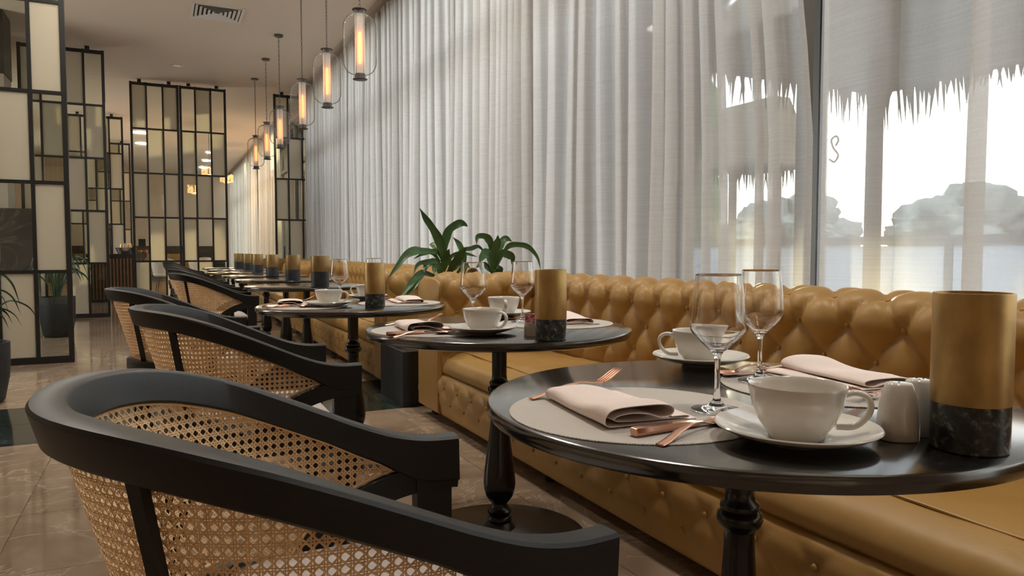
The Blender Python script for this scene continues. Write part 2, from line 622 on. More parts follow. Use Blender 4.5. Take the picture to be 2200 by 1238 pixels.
def palapa(x, y, rx, ry, z0, z1, label, seed):
    """thatched canopy: a long hipped roof with a ragged fringe on two posts"""
    r_ = random.Random(seed)
    t_ = thing('thatched_canopy', label, 'canopy', (x, y, -.05), 0, 'thatched canopies outside')
    m_ = MB()
    top = [(-.15, -ry*.8, z1), (.15, -ry*.8, z1), (.15, ry*.8, z1), (-.15, ry*.8, z1)]
    bot = [(-rx, -ry, z0+.1), (rx, -ry, z0+.1), (rx, ry, z0+.1), (-rx, ry, z0+.1)]
    m_.loft([bot, top])
    m_.build('thatch_roof', M['thatch'], t_, 0)
    fr_ = MB()
    per = []
    n = int(ry*2/.035)
    for i in range(n):
        yy = -ry+2*ry*i/n
        per += [(-rx, yy, 0), (rx, yy, 0)]
    n = int(rx*2/.035)
    for i in range(n):
        xx = -rx+2*rx*i/n
        per += [(xx, -ry, 1), (xx, ry, 1)]
    for (xx, yy, d) in per:
        ln = r_.uniform(.10, .34)*(.7+.5*math.sin(yy*2.1+xx))
        ln = max(.06, ln)
        wd = r_.uniform(.012, .03)
        jx, jy = r_.uniform(-.03, .03), r_.uniform(-.03, .03)
        if d == 0:
            a = (xx+jx, yy-wd, z0+.12), (xx+jx, yy+wd, z0+.12), (xx+jx*2, yy+jy, z0+.10-ln)
        else:
            a = (xx-wd, yy+jy, z0+.12), (xx+wd, yy+jy, z0+.12), (xx+jx, yy+jy*2, z0+.10-ln)
        b = [(p[0]+.012, p[1]+.012, p[2]) for p in a]
        fr_.add(list(a)+b, [(0, 1, 2), (5, 4, 3), (0, 3, 4, 1), (1, 4, 5, 2), (2, 5, 3, 0)])
    f_ = fr_.build('thatch_fringe', M['thatch'], t_, 0)
    f_['kind'] = 'stuff'
    for yy in (-ry*.7, ry*.7):
        MB().lathe([(.07, 0), (.06, z0+.3)], 10, (0, yy, 0)).build('post', M['bark'], t_)
    return t_


palapa(5.1, 1.55, 1.35, 3.45, 2.50, 3.7, 'thatched canopy with a ragged fringe behind the right-hand curtain', 1)
palapa(5.1, 16.5, 1.35, 5.1, 2.45, 3.7, 'long thatched canopy behind the far part of the long curtain', 3)
palapa(8.2, 8.45, .6, .66, 2.2, 3.3, 'smaller thatched shade further out on the terrace', 4)


def blob(seed, rx, ry, rz, z, n=18, lump=.22, jit=.05):
    r_ = random.Random(seed)
    ph = [(r_.uniform(0, 6.28), r_.uniform(2, 6), r_.uniform(2, 5)) for _ in range(4)]
    P_ = []
    for i in range(n+1):
        th = PI*i/n
        row = []
        for j in range(2*n):
            a = PI*j/n
            k = 1+lump*sum(math.sin(p+f_*a+0)*math.sin(g_*th+p) for p, f_, g_ in [(p, round(f), g) for p, f, g in ph])/2+r_.uniform(-jit, jit)
            row.append((rx*k*math.sin(th)*math.cos(a), ry*k*math.sin(th)*math.sin(a), z+rz*k*math.cos(th)))
        row.append(row[0])
        P_.append(row)
    return MB().grid(P_)


def tree(x, y, rx, ry, rz, z, label, seed, mm='tree', group='trees beyond the terrace', tr=.14):
    t_ = thing('tree', label, 'tree', (x, y, -.05), 0, group)
    (blob(seed, rx, ry, rz, z, 34, .34, .09) if mm == 'far_tree' else blob(seed, rx, ry, rz, z)).build('foliage', M[mm], t_, 60)['kind'] = 'stuff'
    MB().lathe([(tr, 0), (tr*.7, z)], 10).build('trunk', M['bark'], t_)
    return t_


trees = [(10.2, 13.9, 1.5, 1.5, 3.3, 3.3), (10.5, 18.2, 1.8, 1.9, 3.5, 3.4), (10.6, 22.9, 1.6, 1.6, 3.0, 2.9), (11.0, 31.5, 2.0, 2.4, 3.4, 3.2), (11.5, 38.5, 2.2, 2.6, 3.4, 3.2)]
for i, (x, y, rx, ry, rz, z) in enumerate(trees):
    tree(x, y, rx, ry, rz, z, 'dense green tree outside behind the curtain, %s along the terrace' % ['first', 'second', 'third', 'fourth', 'fifth', 'sixth'][i], 20+i)
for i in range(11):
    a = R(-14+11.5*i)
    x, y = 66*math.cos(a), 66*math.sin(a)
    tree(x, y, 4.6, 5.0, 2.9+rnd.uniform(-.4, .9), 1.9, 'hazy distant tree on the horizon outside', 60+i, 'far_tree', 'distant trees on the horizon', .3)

# ------------------------------------------------------------------ curtains
def fold_strip(y0, y1, seed, amp, wl, over=(.02, .34)):
    """plan of one curtain: list of (dx, y) following irregular omega-shaped pleats"""
    r_ = random.Random(seed)
    pts = []
    y = y0
    while y < y1-.03:
        wv = min(r_.uniform(wl*.55, wl*1.5), y1-y)
        a_ = amp*r_.uniform(.45, 1.25)
        b_ = wv*r_.uniform(*over)
        off = r_.uniform(-.012, .012)
        for k in range(12):
            ph = 2*PI*k/12
            pts.append((a_*math.sin(ph)+off*math.sin(ph/2), y+wv*k/12-b_*math.sin(2*ph)*.5, b_))
        y += wv
    pts.append((0, y1, 0))
    return pts


def curtain(name, label, y0, y1, seed, amp, wl, lean0=0., lean1=0., x0=CX, mm='sheer', over=(.02, .34)):
    """lean0/lean1: how far the near/far edge is pulled aside at the top"""
    pts = fold_strip(y0, y1, seed, amp, wl, over)
    r_ = random.Random(seed+5)
    q = [(r_.uniform(0, 6.3), r_.uniform(1.5, 4)) for _ in range(3)]
    zs = [.02, .3, .7, 1.1, 1.5, 1.9, 2.3, 2.7, 3.1, 3.5, 3.8, 3.93, CEIL-.05]
    P_ = []
    Lh = y1-y0
    for (dx, y, b_) in pts:
        row = []
        u = (y-y0)/Lh
        for z in zs:
            k = max(0., (z-1.45)/2.55)**1.3
            yy = y+lean0*k*max(0, 1-(y-y0)/1.2)+lean1*k*max(0, 1-(y1-y)/1.2)
            sw = 1.0-.55*(z/CEIL)**2*(1 if z < 3.9 else .8)
            wob = .012*sum(math.sin(p+f_*y*1.7+z*.9) for p, f_ in q)*(1-z/CEIL)
            row.append((x0+dx*sw+wob, yy, z))
        P_.append(row)
    m_ = MB().grid(P_)
    o = m_.build(name, M[mm], None, 180)
    tag(o, label, 'curtain', None)
    # stiff pleated heading tape
    P_ = []
    for (dx, y, b_) in pts:
        u = y
        yy = y+lean0*max(0, 1-(y-y0)/1.2)+lean1*max(0, 1-(y1-y)/1.2)
        P_.append([(x0-.006+dx*.5, yy, CEIL-.135), (x0-.006+dx*.5, yy, CEIL-.052)])
    MB().grid(P_).build('heading_tape', M['sheer_heading'], o, 180)
    return o


curtain('sheer_curtain', 'off-white sheer curtain panel hanging at the right behind the nearest candle holder', -1.9, 2.21, 11, .07, .40, 0, 0, CX, 'sheer', (.04, .34))
curtain('sheer_curtain', 'long off-white sheer curtain rising behind the nearest sofa and the plants', 2.30, 8.24, 12, .06, .19, .42, 0, CX, 'sheer', (.04, .42))
curtain('sheer_curtain', 'off-white sheer curtain running behind the pendant lamps to the far screen', 8.26, 14.3, 13, .05, .17, 0, 0)
curtain('sheer_curtain', 'sheer curtain hanging in the further room beyond the far screens', 17.9, 21.7, 14, .06, .22, 0, 0, CX, 'sheer_thin')
curtain('sheer_curtain', 'second sheer curtain of the further room, past a green-lit gap', 22.2, 30.8, 15, .06, .22, 0, 0, CX, 'sheer_thin')

# small white painted flourish on the window glass
cv = [(2.0, 1.50), (1.985, 1.525), (2.0, 1.545), (2.025, 1.53), (2.012, 1.49), (1.985, 1.455), (2.005, 1.425), (2.035, 1.44)]
MB().tube(catmull([(2.895, y+.46, z) for y, z in cv], 6), .005, 6).build('lettering', M['wall_lettering'], w1)

# ------------------------------------------------------------------ sofas
def tuft(u, v, a, b):
    p = u/a+v/(2*b)
    q = u/a-v/(2*b)
    s_ = (abs(math.sin(PI*p))*abs(math.sin(PI*q)))**.5
    # distance to the nearest button
    j = round(v/b)
    best = 9
    for jj in (j-1, j, j+1):
        o_ = 0 if jj % 2 == 0 else .5
        i = round(u/a-o_)+o_
        best = min(best, math.hypot(u-i*a, v-jj*b))
    df = min(abs(p-round(p)), abs(q-round(q)))/math.hypot(1/a, 1/(2*b))
    return .60*s_+.16*(1-math.exp(-(df/.013)**2))+.24*(1-math.exp(-(best/.034)**2))


def sheet(prof, u0, u1, du, place, a, b, amp, v0, fade, dv=.012, uedge=.0):
    """tufted upholstery: prof is a polyline of (d, z); place(u, d, z) gives the point. Returns grid and button spots"""
    pr = [Vector((p[0], p[1], 0)) for p in catmull([(x, z, 0) for x, z in prof], 10)]
    # arc length resample
    S = [0]
    for i in range(1, len(pr)):
        S.append(S[-1]+(pr[i]-pr[i-1]).length)
    n = max(4, int(S[-1]/dv))
    samp = []
    for k in range(n+1):
        s_ = S[-1]*k/n
        i = 1
        while i < len(S)-1 and S[i] < s_:
            i += 1
        t_ = (s_-S[i-1])/(S[i]-S[i-1])
        p = pr[i-1].lerp(pr[i], t_)
        d_ = (pr[i]-pr[i-1]).normalized()
        samp.append((p, Vector((-d_.y, d_.x, 0)), s_))
    sv0 = min(samp, key=lambda q_: abs(q_[0].y-v0) + (10 if q_[1].x > 0.2 else 0))[2]
    nu = max(4, int((u1-u0)/du))
    P_ = []
    for iu in range(nu+1):
        u = u0+(u1-u0)*iu/nu
        row = []
        for p, nn, s_ in samp:
            v = s_-sv0
            h = amp*tuft(u, v, a, b)*fade(v)
            if uedge:
                h *= min(1, max(0, min(u-u0, u1-u))/uedge)**.5
            q_ = p+nn*h
            row.append(place(u, q_.x, q_.y))
        P_.append(row)
    btn = []
    for j in range(-8, 9):
        v = j*b
        s_ = v+sv0
        if not (0 < s_ < S[-1]) or fade(v) < .6:
            continue
        p, nn, _ = min(samp, key=lambda q_: abs(q_[2]-s_))
        o_ = 0 if j % 2 == 0 else .5
        i = math.ceil(u0/a-o_)
        while (i+o_)*a < u1-.03:
            if (i+o_)*a > u0+.03:
                q_ = p+nn*.003
                btn.append((Vector(place((i+o_)*a, q_.x, q_.y)), Vector(place((i+o_)*a, q_.x+nn.x, q_.y+nn.y))-Vector(place((i+o_)*a, q_.x, q_.y))))
            i += 1
    return MB().grid(P_), btn


btn_me = MB().lathe([(.0005, .007), (.005, .0062), (.0085, .0035), (.0098, 0), (.009, -.004)], 12).mesh('button', M['leather'], 60)
BACK = [(.62, .36), (.605, .50), (.60, .62), (.60, .72), (.585, .775), (.60, .818), (.66, .842), (.74, .838), (.80, .805), (.815, .74)]


def sofa(label, y0, y1, du, near_arm, far_arm, buttons=True, dv=.012):
    t_ = thing('tufted_sofa', label, 'sofa', (1.43, y0, 0), 0, 'yellow tufted sofas along the curtain')
    Ln = y1-y0
    aw = .36
    ya = aw-.10 if near_arm else 0
    yb = Ln-(aw-.10) if far_arm else Ln

    def fade(v):
        return max(0, min(1, (v+.36)/.10))*max(0, min(1, (.27-v)/.07))
    g_, bt = sheet(BACK, 0, Ln, du, lambda u, d, z: (d, u, z), .2, .11, .036, .755, fade, dv)
    bk = g_.build('back', M['leather'], t_, 180)
    MB().chbox(.64, .82, .02, Ln-.02, .06, .75, .02).build('back_panel', M['leather'], t_, 40)
    spots = [(p, n_, bk) for p, n_ in bt]

    def arm_front(prof, y_of):
        q = catmull([(d, z, 0) for d, z in prof], 6)
        poly = [(y_of(p.x), p.y) for p in q]+[(y_of(prof[-1][0]), .06), (y_of(prof[0][0]), .06)]
        cy, cz = sum(p[0] for p in poly)/len(poly), .45
        r1 = [(.03, y, z) for y, z in poly]
        r2 = [(.0, y, z) for y, z in poly]
        r3 = [(-.010, cy+(y-cy)*.95, cz+(z-cz)*.975) for y, z in poly]
        m_ = MB().loft([r1, r2, r3])
        m_.build('arm_front', M['leather'], t_, 50)

    def arm(inner_y, sgn):
        pr = [(.02, .36), (.005, .50), (0, .62), (0, .72), (-.015, .775), (0, .818), (.07, .842), (.20, .844), (.30, .834), (.365, .795), (.378, .72), (.378, .36)]
        gg, b2 = sheet(pr, .0, .72, du, lambda u, d, z: (u, inner_y+d, z), .2, .11, .036, .755, fade, dv, .03)
        o = gg.build('arm', M['leather'], t_, 180)
        MB().chbox(.012, .70, inner_y+.012, inner_y+.368, .06, .77, .015).build('arm_panel', M['leather'], t_, 40)
        arm_front(pr, lambda d: inner_y+d)
        return [(p, n_, o) for p, n_ in b2]
    if far_arm:
        spots += arm(Ln-.38, -1)
        yb = Ln-.36
    if near_arm:
        pass
        # the near arm shows its outer side: rolled top tufted over the outside
        prn = [(0, .52), (-.005, .60), (-.005, .70), (-.02, .77), (.0, .818), (.06, .842), (.14, .838), (.22, .802), (.24, .70), (.25, .36)]
        arm_front([(.02, .30)]+prn, lambda d: .05+d)
        gg, b2 = sheet(prn, 0., .72, du,
                       lambda u, d, z: (u, .05+d, z), .2, .11, .036, .74, lambda v: max(0, min(1, (v+.20)/.06))*max(0, min(1, (.30-v)/.07)), dv, .03)
        o = gg.build('arm', M['leather'], t_, 180)
        MB().chbox(.012, .80, .02, .26, .06, .77, .015).build('arm_panel', M['leather'], t_, 40)
        spots += [(p, n_, o) for p, n_ in b2]
        ya = .28
    # tufted front base
    pr = [(.03, .05), (.012, .06), (.004, .12), (.004, .22), (.010, .28), (.03, .292)]

    def fb(v):
        return max(0, min(1, (v+.12)/.05))*max(0, min(1, (.07-v)/.045))
    g_, b3 = sheet(pr, 0, Ln, du, lambda u, d, z: (d, u, z), .2, .085, .013, .225, fb, dv)
    bs = g_.build('front_panel', M['leather'], t_, 180)
    spots += [(p, n_, bs) for p, n_ in b3]
    MB().chbox(.03, .80, .01, Ln-.01, .05, .30, .01).build('base', M['leather'], t_, 40)
    # seat cushions with rolled front edge and piping
    nc = max(1, round((yb-ya)/1.75))
    for k in range(nc):
        c0, c1 = ya+(yb-ya)*k/nc+.004, ya+(yb-ya)*(k+1)/nc-.004
        prf = catmull([(.03, .295, 0), (.014, .31, 0), (.012, .345, 0), (.035, .385, 0), (.085, .412, 0), (.125, .421, 0), (.2, .428, 0), (.4, .430, 0), (.62, .425, 0)], 5)
        P_ = []
        nY = 40
        for i in range(nY+1):
            y = c0+(c1-c0)*i/nY
            ed = min(y-c0, c1-y)
            dz = -.03*math.exp(-ed/.03)
            wr = .0022*math.sin(y*31+2*math.sin(y*7))
            P_.append([(p.x+(0.006*math.exp(-ed/.02)), y, p.y+dz*(1 if p.x > .05 else .3)+wr*min(1, p.x/.1)+.004*math.sin(y*9+p.x*13)*min(1, p.x/.2)) for p in prf])
        cu = MB().grid(P_).build('seat_cushion', M['leather'], t_, 180)
        pp = [(.118, c0+.01+(c1-c0-.02)*i/30, .4235+.002*math.sin(i)) for i in range(31)]
        MB().tube(pp, .0045, 6).build('piping', M['leather'], cu)
    lm = MB().lathe([(.022, 0), (.03, .012), (.034, .035), (.026, .06)], 12).mesh('foot', M['dark_wood'])
    for yy in ([.09, Ln/2, Ln-.09] if Ln < 4.4 else [.09, Ln/3, 2*Ln/3, Ln-.09]):
        for xx in (.08, .72):
            put('foot', lm, t_, (xx, yy, 0))
    if buttons:
        for p, n_, par in spots[:285]:
            put('button', btn_me, t_, p, n_.to_track_quat('Z', 'Y').to_euler())
    return t_


sofa('yellow leather tufted sofa nearest, behind the two front tables', -.35, 4.28, .0125, False, True, True, .0115)
sofa('yellow leather tufted sofa standing just past the planter', 5.0, 9.3, .016, True, True, True, .014)
sofa('yellow leather tufted sofa furthest along the curtain before the far screens', 9.5, 14.0, .03, True, True, False, .024)

# ------------------------------------------------------------------ armchairs
def superell(ax, by, n, k):
    out_ = []
    for i in range(k+1):
        ph = PI/2*i/k
        out_.append((-ax*max(0, math.cos(ph))**(2/n), by*max(0, math.sin(ph))**(2/n)))
    return out_


ZT = [(-.28, .850), (-.20, .846), (-.106, .823), (-.035, .798), (.063, .754), (.15, .714), (.215, .695), (.262, .692), (.29, .695)]
def zt_raw(x):
    return interp(x, ZT)


def zt(x):  # smoothed
    return sum(zt_raw(x+d) for d in (-.04, -.02, 0, .02, .04))/5


def plan_curve(n=121):
    q = superell(.28, .265, 2.2, 60)                  # apex -> side (x=0)
    side = [(.29*k/20, .265-.015*(k/20)**2) for k in range(1, 21)]
    half = q+side
    full = [(x, -y) for x, y in reversed(half)]+half[1:]
    S = [0]
    for a, b in zip(full, full[1:]):
        S.append(S[-1]+math.hypot(b[0]-a[0], b[1]-a[1]))
    out_ = []
    j = 1
    for k in range(n):
        s_ = S[-1]*k/(n-1)
        while j < len(S)-1 and S[j] < s_:
            j += 1
        t_ = (s_-S[j-1])/(S[j]-S[j-1])
        out_.append(Vector((full[j-1][0]+(full[j][0]-full[j-1][0])*t_, full[j-1][1]+(full[j][1]-full[j-1][1])*t_, 0)))
    nor = []
    for k in range(n):
        d = (out_[min(k+1, n-1)]-out_[max(k-1, 0)]).normalized()
        nor.append(Vector((d.y*-1, d.x, 0))*-1)
    return out_, nor, S[-1]


CP, CN, CLEN = plan_curve(241)
for i in range(len(CP)):                               # make the normals point outwards
    if CN[i].dot(CP[i]-Vector((.05, 0, 0))) < 0:
        CN[i] = -CN[i]
RW = .037


def lean_at(x):
    return .06+.22*max(0, min(1, (.12-x)/.36))


def rail_h(x):
    return interp(x, [(-.3, .043), (.08, .045), (.16, .052), (.225, .072), (.3, .074)])


def cs(s_):
    k = max(0, min(1, s_/CLEN))*(len(CP)-1)
    i = min(int(k), len(CP)-2)
    t_ = k-i
    return CP[i].lerp(CP[i+1], t_), CN[i].lerp(CN[i+1], t_).normalized()


def barrel(s_, z, off=0.):
    p, n_ = cs(s_)
    q = p-n_*(RW*.5+lean_at(p.x)*(zt(p.x)-z)-off)
    return Vector((q.x, q.y, z)), n_, p.x


def zlow(x):
    """upper edge of the lower rail / top of the seat frame"""
    if x > .265:
        return .652
    if x > -.005:
        th = math.asin(max(0, min(1, (.265-x)/.275)))
        return max(.525+.040*max(0, min(1, (.02-x)/.12)), .652-.195*(1-math.cos(th)))
    return .525+.040*max(0, min(1, (.02-x)/.12))


def make_chair(label, loc, group):
    t_ = thing('cane_armchair', label, 'chair', loc, 0, group)
    # top rail
    rings = []
    for p, n_ in zip(CP[::2], CN[::2]):
        z, h, l_ = zt(p.x), rail_h(p.x), lean_at(p.x)
        c = .004

        def pt(o_, d):
            q = p-n_*(o_+l_*d)
            return (q.x, q.y, z-d)
        rings.append([pt(c, 0), pt(RW-c, 0), pt(RW, c), pt(RW, h-c), pt(RW-c, h), pt(c, h), pt(0, h-c), pt(0, c)])
    MB().loft(rings).build('top_rail', M['black_wood'], t_, 40)
    # lower curved rails
    for sg in (-1, 1):
        rings = []
        n = 26
        for k in range(n+1):
            th = R(-5+87*k/n)
            x, z = .265-.275*math.sin(th), .652-.195*(1-math.cos(th))
            tx, tz = -math.cos(th), -math.sin(th)
            nx, nz = -tz, tx                              # towards the inside of the arc is (-)
            if nz > 0:
                nx, nz = -nx, -nz
            # nearest curve sample with this x on the chosen side
            s_ = min((i for i in range(len(CP)) if CP[i].y*sg > 0), key=lambda i: abs(CP[i].x-x))*CLEN/(len(CP)-1)
            th_ = .042
            row = []
            for (o_, d) in ((.016, 0), (-.016, 0), (-.016, th_), (.016, th_)):
                b, n2, _ = barrel(s_, z, 0)
                ww = b+n2*o_
                row.append((ww.x+(x-b.x)+nx*d*(1), ww.y, z+nz*d))
            rings.append(row)
        MB().loft(rings).build('lower_rail', M['black_wood'], t_, 40)
    # front legs run up into the arms
    for sg in (-1, 1):
        yy = sg*.230
        MB().loft([[(.228, yy-sg*.014, 0), (.262, yy-sg*.014, 0), (.262, yy+sg*.016, 0), (.228, yy+sg*.016, 0)],
                   [(.216, yy-sg*.016, .50), (.273, yy-sg*.016, .50), (.273, yy+sg*.016, .50), (.216, yy+sg*.016, .50)],
                   [(.214, yy-sg*.014, .64), (.274, yy-sg*.014, .64), (.274, yy+sg*.014, .64), (.214, yy+sg*.014, .64)]]).build('front_leg', M['black_wood'], t_, 30)
        MB().loft([[(-.225, sg*.185, 0), (-.195, sg*.185, 0), (-.195, sg*.155, 0), (-.225, sg*.155, 0)],
                   [(-.165, sg*.165, .47), (-.12, sg*.165, .47), (-.12, sg*.12, .47), (-.165, sg*.12, .47)]]).build('rear_leg', M['black_wood'], t_, 30)
        MB().box(.10, .128, sg*.208-.013, sg*.208+.013, .50, .615).build('arm_support', M['black_wood'], t_, 0)
        # slanting post outside the cane
        s0 = CLEN/2+sg*.235
        sA, zA = s0, zt(cs(s0)[0].x)-.04
        rows = []
        for k in range(6):
            z = zA+(.50-zA)*k/5
            b, n2, _ = barrel(s0, z, .008)
            tt = Vector((n2.y, -n2.x, 0))
            rows.append([b+tt*.0078-n2*.005, b-tt*.0078-n2*.005, b-tt*.007+n2*.006, b+tt*.007+n2*.006])
        MB().loft(rows).build('back_post', M['black_wood'], t_, 30)
    # seat frame
    out_ = [(x*.72, y*.86) for x, y in superell(.285, .265, 2.3, 18)]
    half = out_+[(.20, .226), (.235, .205), (.25, .16), (.252, 0)]
    loop = half+[(x, -y) for x, y in reversed(half[1:-1])]
    loop = [(x, y) for x, y in loop]
    def up(x):
        return .040*max(0, min(1, (.02-x)/.12))
    MB().loft([[(x*.97, y*.97, .455+up(x)) for x, y in loop], [(x, y, .462+up(x)) for x, y in loop], [(x, y, .518+up(x)) for x, y in loop], [(x*.97, y*.97, .525+up(x)) for x, y in loop]]).build('seat_frame', M['black_wood'], t_, 40)
    lp = [(x*.80+.028, y*.90) for x, y in loop]
    rows = []
    for f_, z in ((.99, .520), (1.0, .532), (.975, .548), (.90, .557), (.7, .564), (.35, .567), (.02, .568)):
        rows.append([(x*f_, y*f_, z) for x, y in lp])
    MB().loft(rows).build('seat_cushion', M['cushion'], t_, 60)
    # woven cane: real strands
    pch = .0125
    cane = MB()

    def inside(s_, z):
        if s_ < .002 or s_ > CLEN-.002:
            return False
        p, n_ = cs(s_)
        x = barrel(s_, z)[2]
        if x > .215:
            return False
        zl = zlow(p.x)
        if p.x > .12:                                   # the leaf-shaped tip
            mid = (zt(p.x)-rail_h(p.x)+zl)/2
        return zl-.006 < z < zt(p.x)-rail_h(p.x)+.004

    def strand(f_, t0, t1, step, wd, o0, per):
        run = []
        n = int((t1-t0)/step)
        for k in range(n+1):
            t_ = t0+(t1-t0)*k/n
            s_, z = f_(t_)
            if inside(s_, z):
                run.append((s_, z, t_))
            if (not inside(s_, z) or k == n) and run:
                if len(run) > 1:
                    flush(run, wd, o0, per)
                run = []

    def flush(run, wd, o0, per):
        vs = []
        for i, (s_, z, t_) in enumerate(run):
            a, b = run[max(i-1, 0)], run[min(i+1, len(run)-1)]
            ds, dz = b[0]-a[0], b[1]-a[1]
            l_ = math.hypot(ds, dz) or 1
            ps, pz = -dz/l_*wd/2, ds/l_*wd/2
            off = o0+.0007*math.sin(per*t_)
            pa, n1, _ = barrel(s_+ps, z+pz, off)
            pb, n2, _ = barrel(s_-ps, z-pz, off)
            pc, n3, _ = barrel(s_, z, off)
            vs += [pa, pc-n3*.0005, pb]
        fs = []
        for i in range(len(run)-1):
            o_ = i*3
            fs += [(o_, o_+1, o_+4, o_+3), (o_+1, o_+2, o_+5, o_+4)]
        cane.add(vs, fs)
    ns = int(CLEN/pch)
    for i in range(ns+1):
        for d in (-.0014, .0014):
            s0 = CLEN/2+(i-ns/2)*pch+d
            strand(lambda t_: (s0, t_), .50, .86, pch/2, .0018, .0004, PI/pch)
    for j in range(30):
        for d in (-.0014, .0014):
            z0 = .512+j*pch+d
            strand(lambda t_: (t_, z0), 0, CLEN, pch/2, .0018, -.0002, PI/pch)
    for i in range(-40, ns+41):
        for sg in (-1, 1):
            s0 = CLEN/2+(i-ns/2+.5)*pch
            strand(lambda t_: (s0+sg*(t_-.512), t_), .512, .86, pch/2, .0021, .0010*sg, PI/pch)
    co_ = cane.build('cane_panel', M['cane'], t_, 180)
    co_['kind'] = 'stuff'
    # rattan bead round the edge of the cane, inside
    tops = [i for i in range(len(CP)) if CP[i].x < .216]
    bead = []
    for i in tops:
        s_ = i*CLEN/(len(CP)-1)
        x = CP[i].x
        bead.append(barrel(s_, zt(x)-rail_h(x)-.0015, -.004)[0])
    lo = []
    for i in tops:
        s_ = i*CLEN/(len(CP)-1)
        lo.append(barrel(s_, zlow(CP[i].x)+.003, -.004)[0])
    MB().tube(bead, .0028, 6).tube(lo, .0028, 6).tube([bead[0], (bead[0]+lo[0])/2+Vector((.005, 0, 0)), lo[0]], .0028, 6).tube([bead[-1], (bead[-1]+lo[-1])/2+Vector((.005, 0, 0)), lo[-1]], .0028, 6).build('cane_bead', M['cane'], t_, 60)
    return t_


GC = 'black cane armchairs facing the sofas'
chair1 = make_chair('black cane-backed armchair nearest, filling the lower left at the closest table', (.152, .895, 0), GC)
dup(chair1, (.197, 2.195, 0), 0, 'black cane-backed armchair at the second table, right behind the nearest chair')
dup(chair1, (.07, 3.36, 0), 0, 'black cane-backed armchair at the third table, with its back furthest left')
CH = [(.32, 5.55), (.32, 6.85), (.31, 8.1), (.30, 9.45), (.30, 10.8), (.30, 12.1)]
ORD = ['fourth', 'fifth', 'sixth', 'seventh', 'eighth', 'ninth']
for (x, y), o_ in zip(CH, ORD):
    dup(chair1, (x, y, 0), 0, 'black cane-backed armchair at the %s table along the row of sofas' % o_)

# ------------------------------------------------------------------ tables
TZ = .74
def make_table(label, loc):
    t_ = thing('bistro_table', label, 'table', loc, 0, 'round black pedestal tables')
    MB().lathe([(.0, .712), (.438, .712), (.449, .716), (.452, .722), (.452, .734), (.450, .738), (.446, .740), (0, .740)], 128).build('tabletop', M['table_black'], t_, 30)
    MB().lathe([(.0, .702), (.11, .702), (.11, .712), (0, .712)], 32).build('mounting_plate', M['cast_iron'], t_)
    pr = [(.024, .025), (.056, .040), (.048, .052), (.040, .060), (.043, .070), (.040, .078), (.034, .082), (.041, .092), (.043, .100), (.034, .108), (.028, .116),
          (.027, .126), (.033, .132), (.046, .150), (.054, .175), (.056, .198), (.053, .235), (.046, .29), (.037, .36), (.030, .42), (.027, .47), (.0265, .500),
          (.030, .506), (.037, .512), (.0405, .522), (.039, .532), (.032, .538), (.035, .543), (.034, .550), (.027, .556), (.0255, .575), (.0255, .704)]
    MB().lathe(pr, 40).build('column', M['cast_iron'], t_, 50)
    MB().lathe([(0, 0), (.297, 0), (.302, .006), (.300, .014), (.285, .018), (.16, .027), (.055, .040), (0, .041)], 96).build('base', M['cast_iron'], t_, 30)
    return t_


T1, T2, T3 = Vector((.925, .975, 0)), Vector((1.045, 2.262, 0)), Vector((.84, 3.525, 0))
table1 = make_table('nearest round black table, fully laid, at the right', T1)
dup(table1, T2, 0, 'second-nearest round black table, laid, with the sugar pot')
dup(table1, T3, 0, 'third-nearest round black table, laid, beside the planter')
TB = [(1.0, 5.68), (1.05, 7.05), (1.03, 8.3), (.95, 9.65), (1.03, 11.0), (1.03, 12.3)]
for (x, y), o_ in zip(TB, ORD):
    dup(table1, (x, y, 0), 0, 'bare round black table, %s along the row, with one fat candle holder' % o_)

# ------------------------------------------------------------------ tableware
def cup_obj(label, loc, rz):
    t_ = thing('coffee_cup', label, 'cup', loc, rz, 'white coffee cups')
    MB().lathe([(0, .004), (.031, .004), (.033, 0), (.036, .001), (.0385, .008), (.050, .024), (.058, .043), (.0625, .064), (.0638, .071), (.0632, .0735), (.0612, .0725),
                (.0595, .066), (.055, .044), (.046, .024), (.030, .011), (0, .0095)], 64).build('cup_body', M['ceramic'], t_, 60)
    pts = catmull([(.0585, 0, .060), (.072, 0, .0645), (.087, 0, .060), (.093, 0, .047), (.087, 0, .031), (.072, 0, .019), (.050, 0, .0175)], 6)
    m_ = MB()
    rings = []
    for i, p in enumerate(pts):
        tt = (pts[min(i+1, len(pts)-1)]-pts[max(i-1, 0)]).normalized()
        b = Vector((0, 1, 0))
        a = tt.cross(b)
        rings.append([p+a*.0042*math.cos(2*PI*j/12)+b*.0068*math.sin(2*PI*j/12) for j in range(12)])
    m_.loft(rings).build('handle', M['ceramic'], t_, 60)
    return t_


def saucer_obj(label, loc):
    m_ = MB().lathe([(0, .003), (.036, .003), (.038, 0), (.042, 0), (.044, .003), (.070, .0085), (.095, .0165), (.1065, .0225), (.108, .0245), (.1065, .0262), (.095, .0205),
                     (.070, .0125), (.046, .0075), (.040, .0062), (0, .006)], 72)
    o = m_.build('saucer', M['ceramic'], None, 60, loc)
    return tag(o, label, 'saucer', 'white saucers')


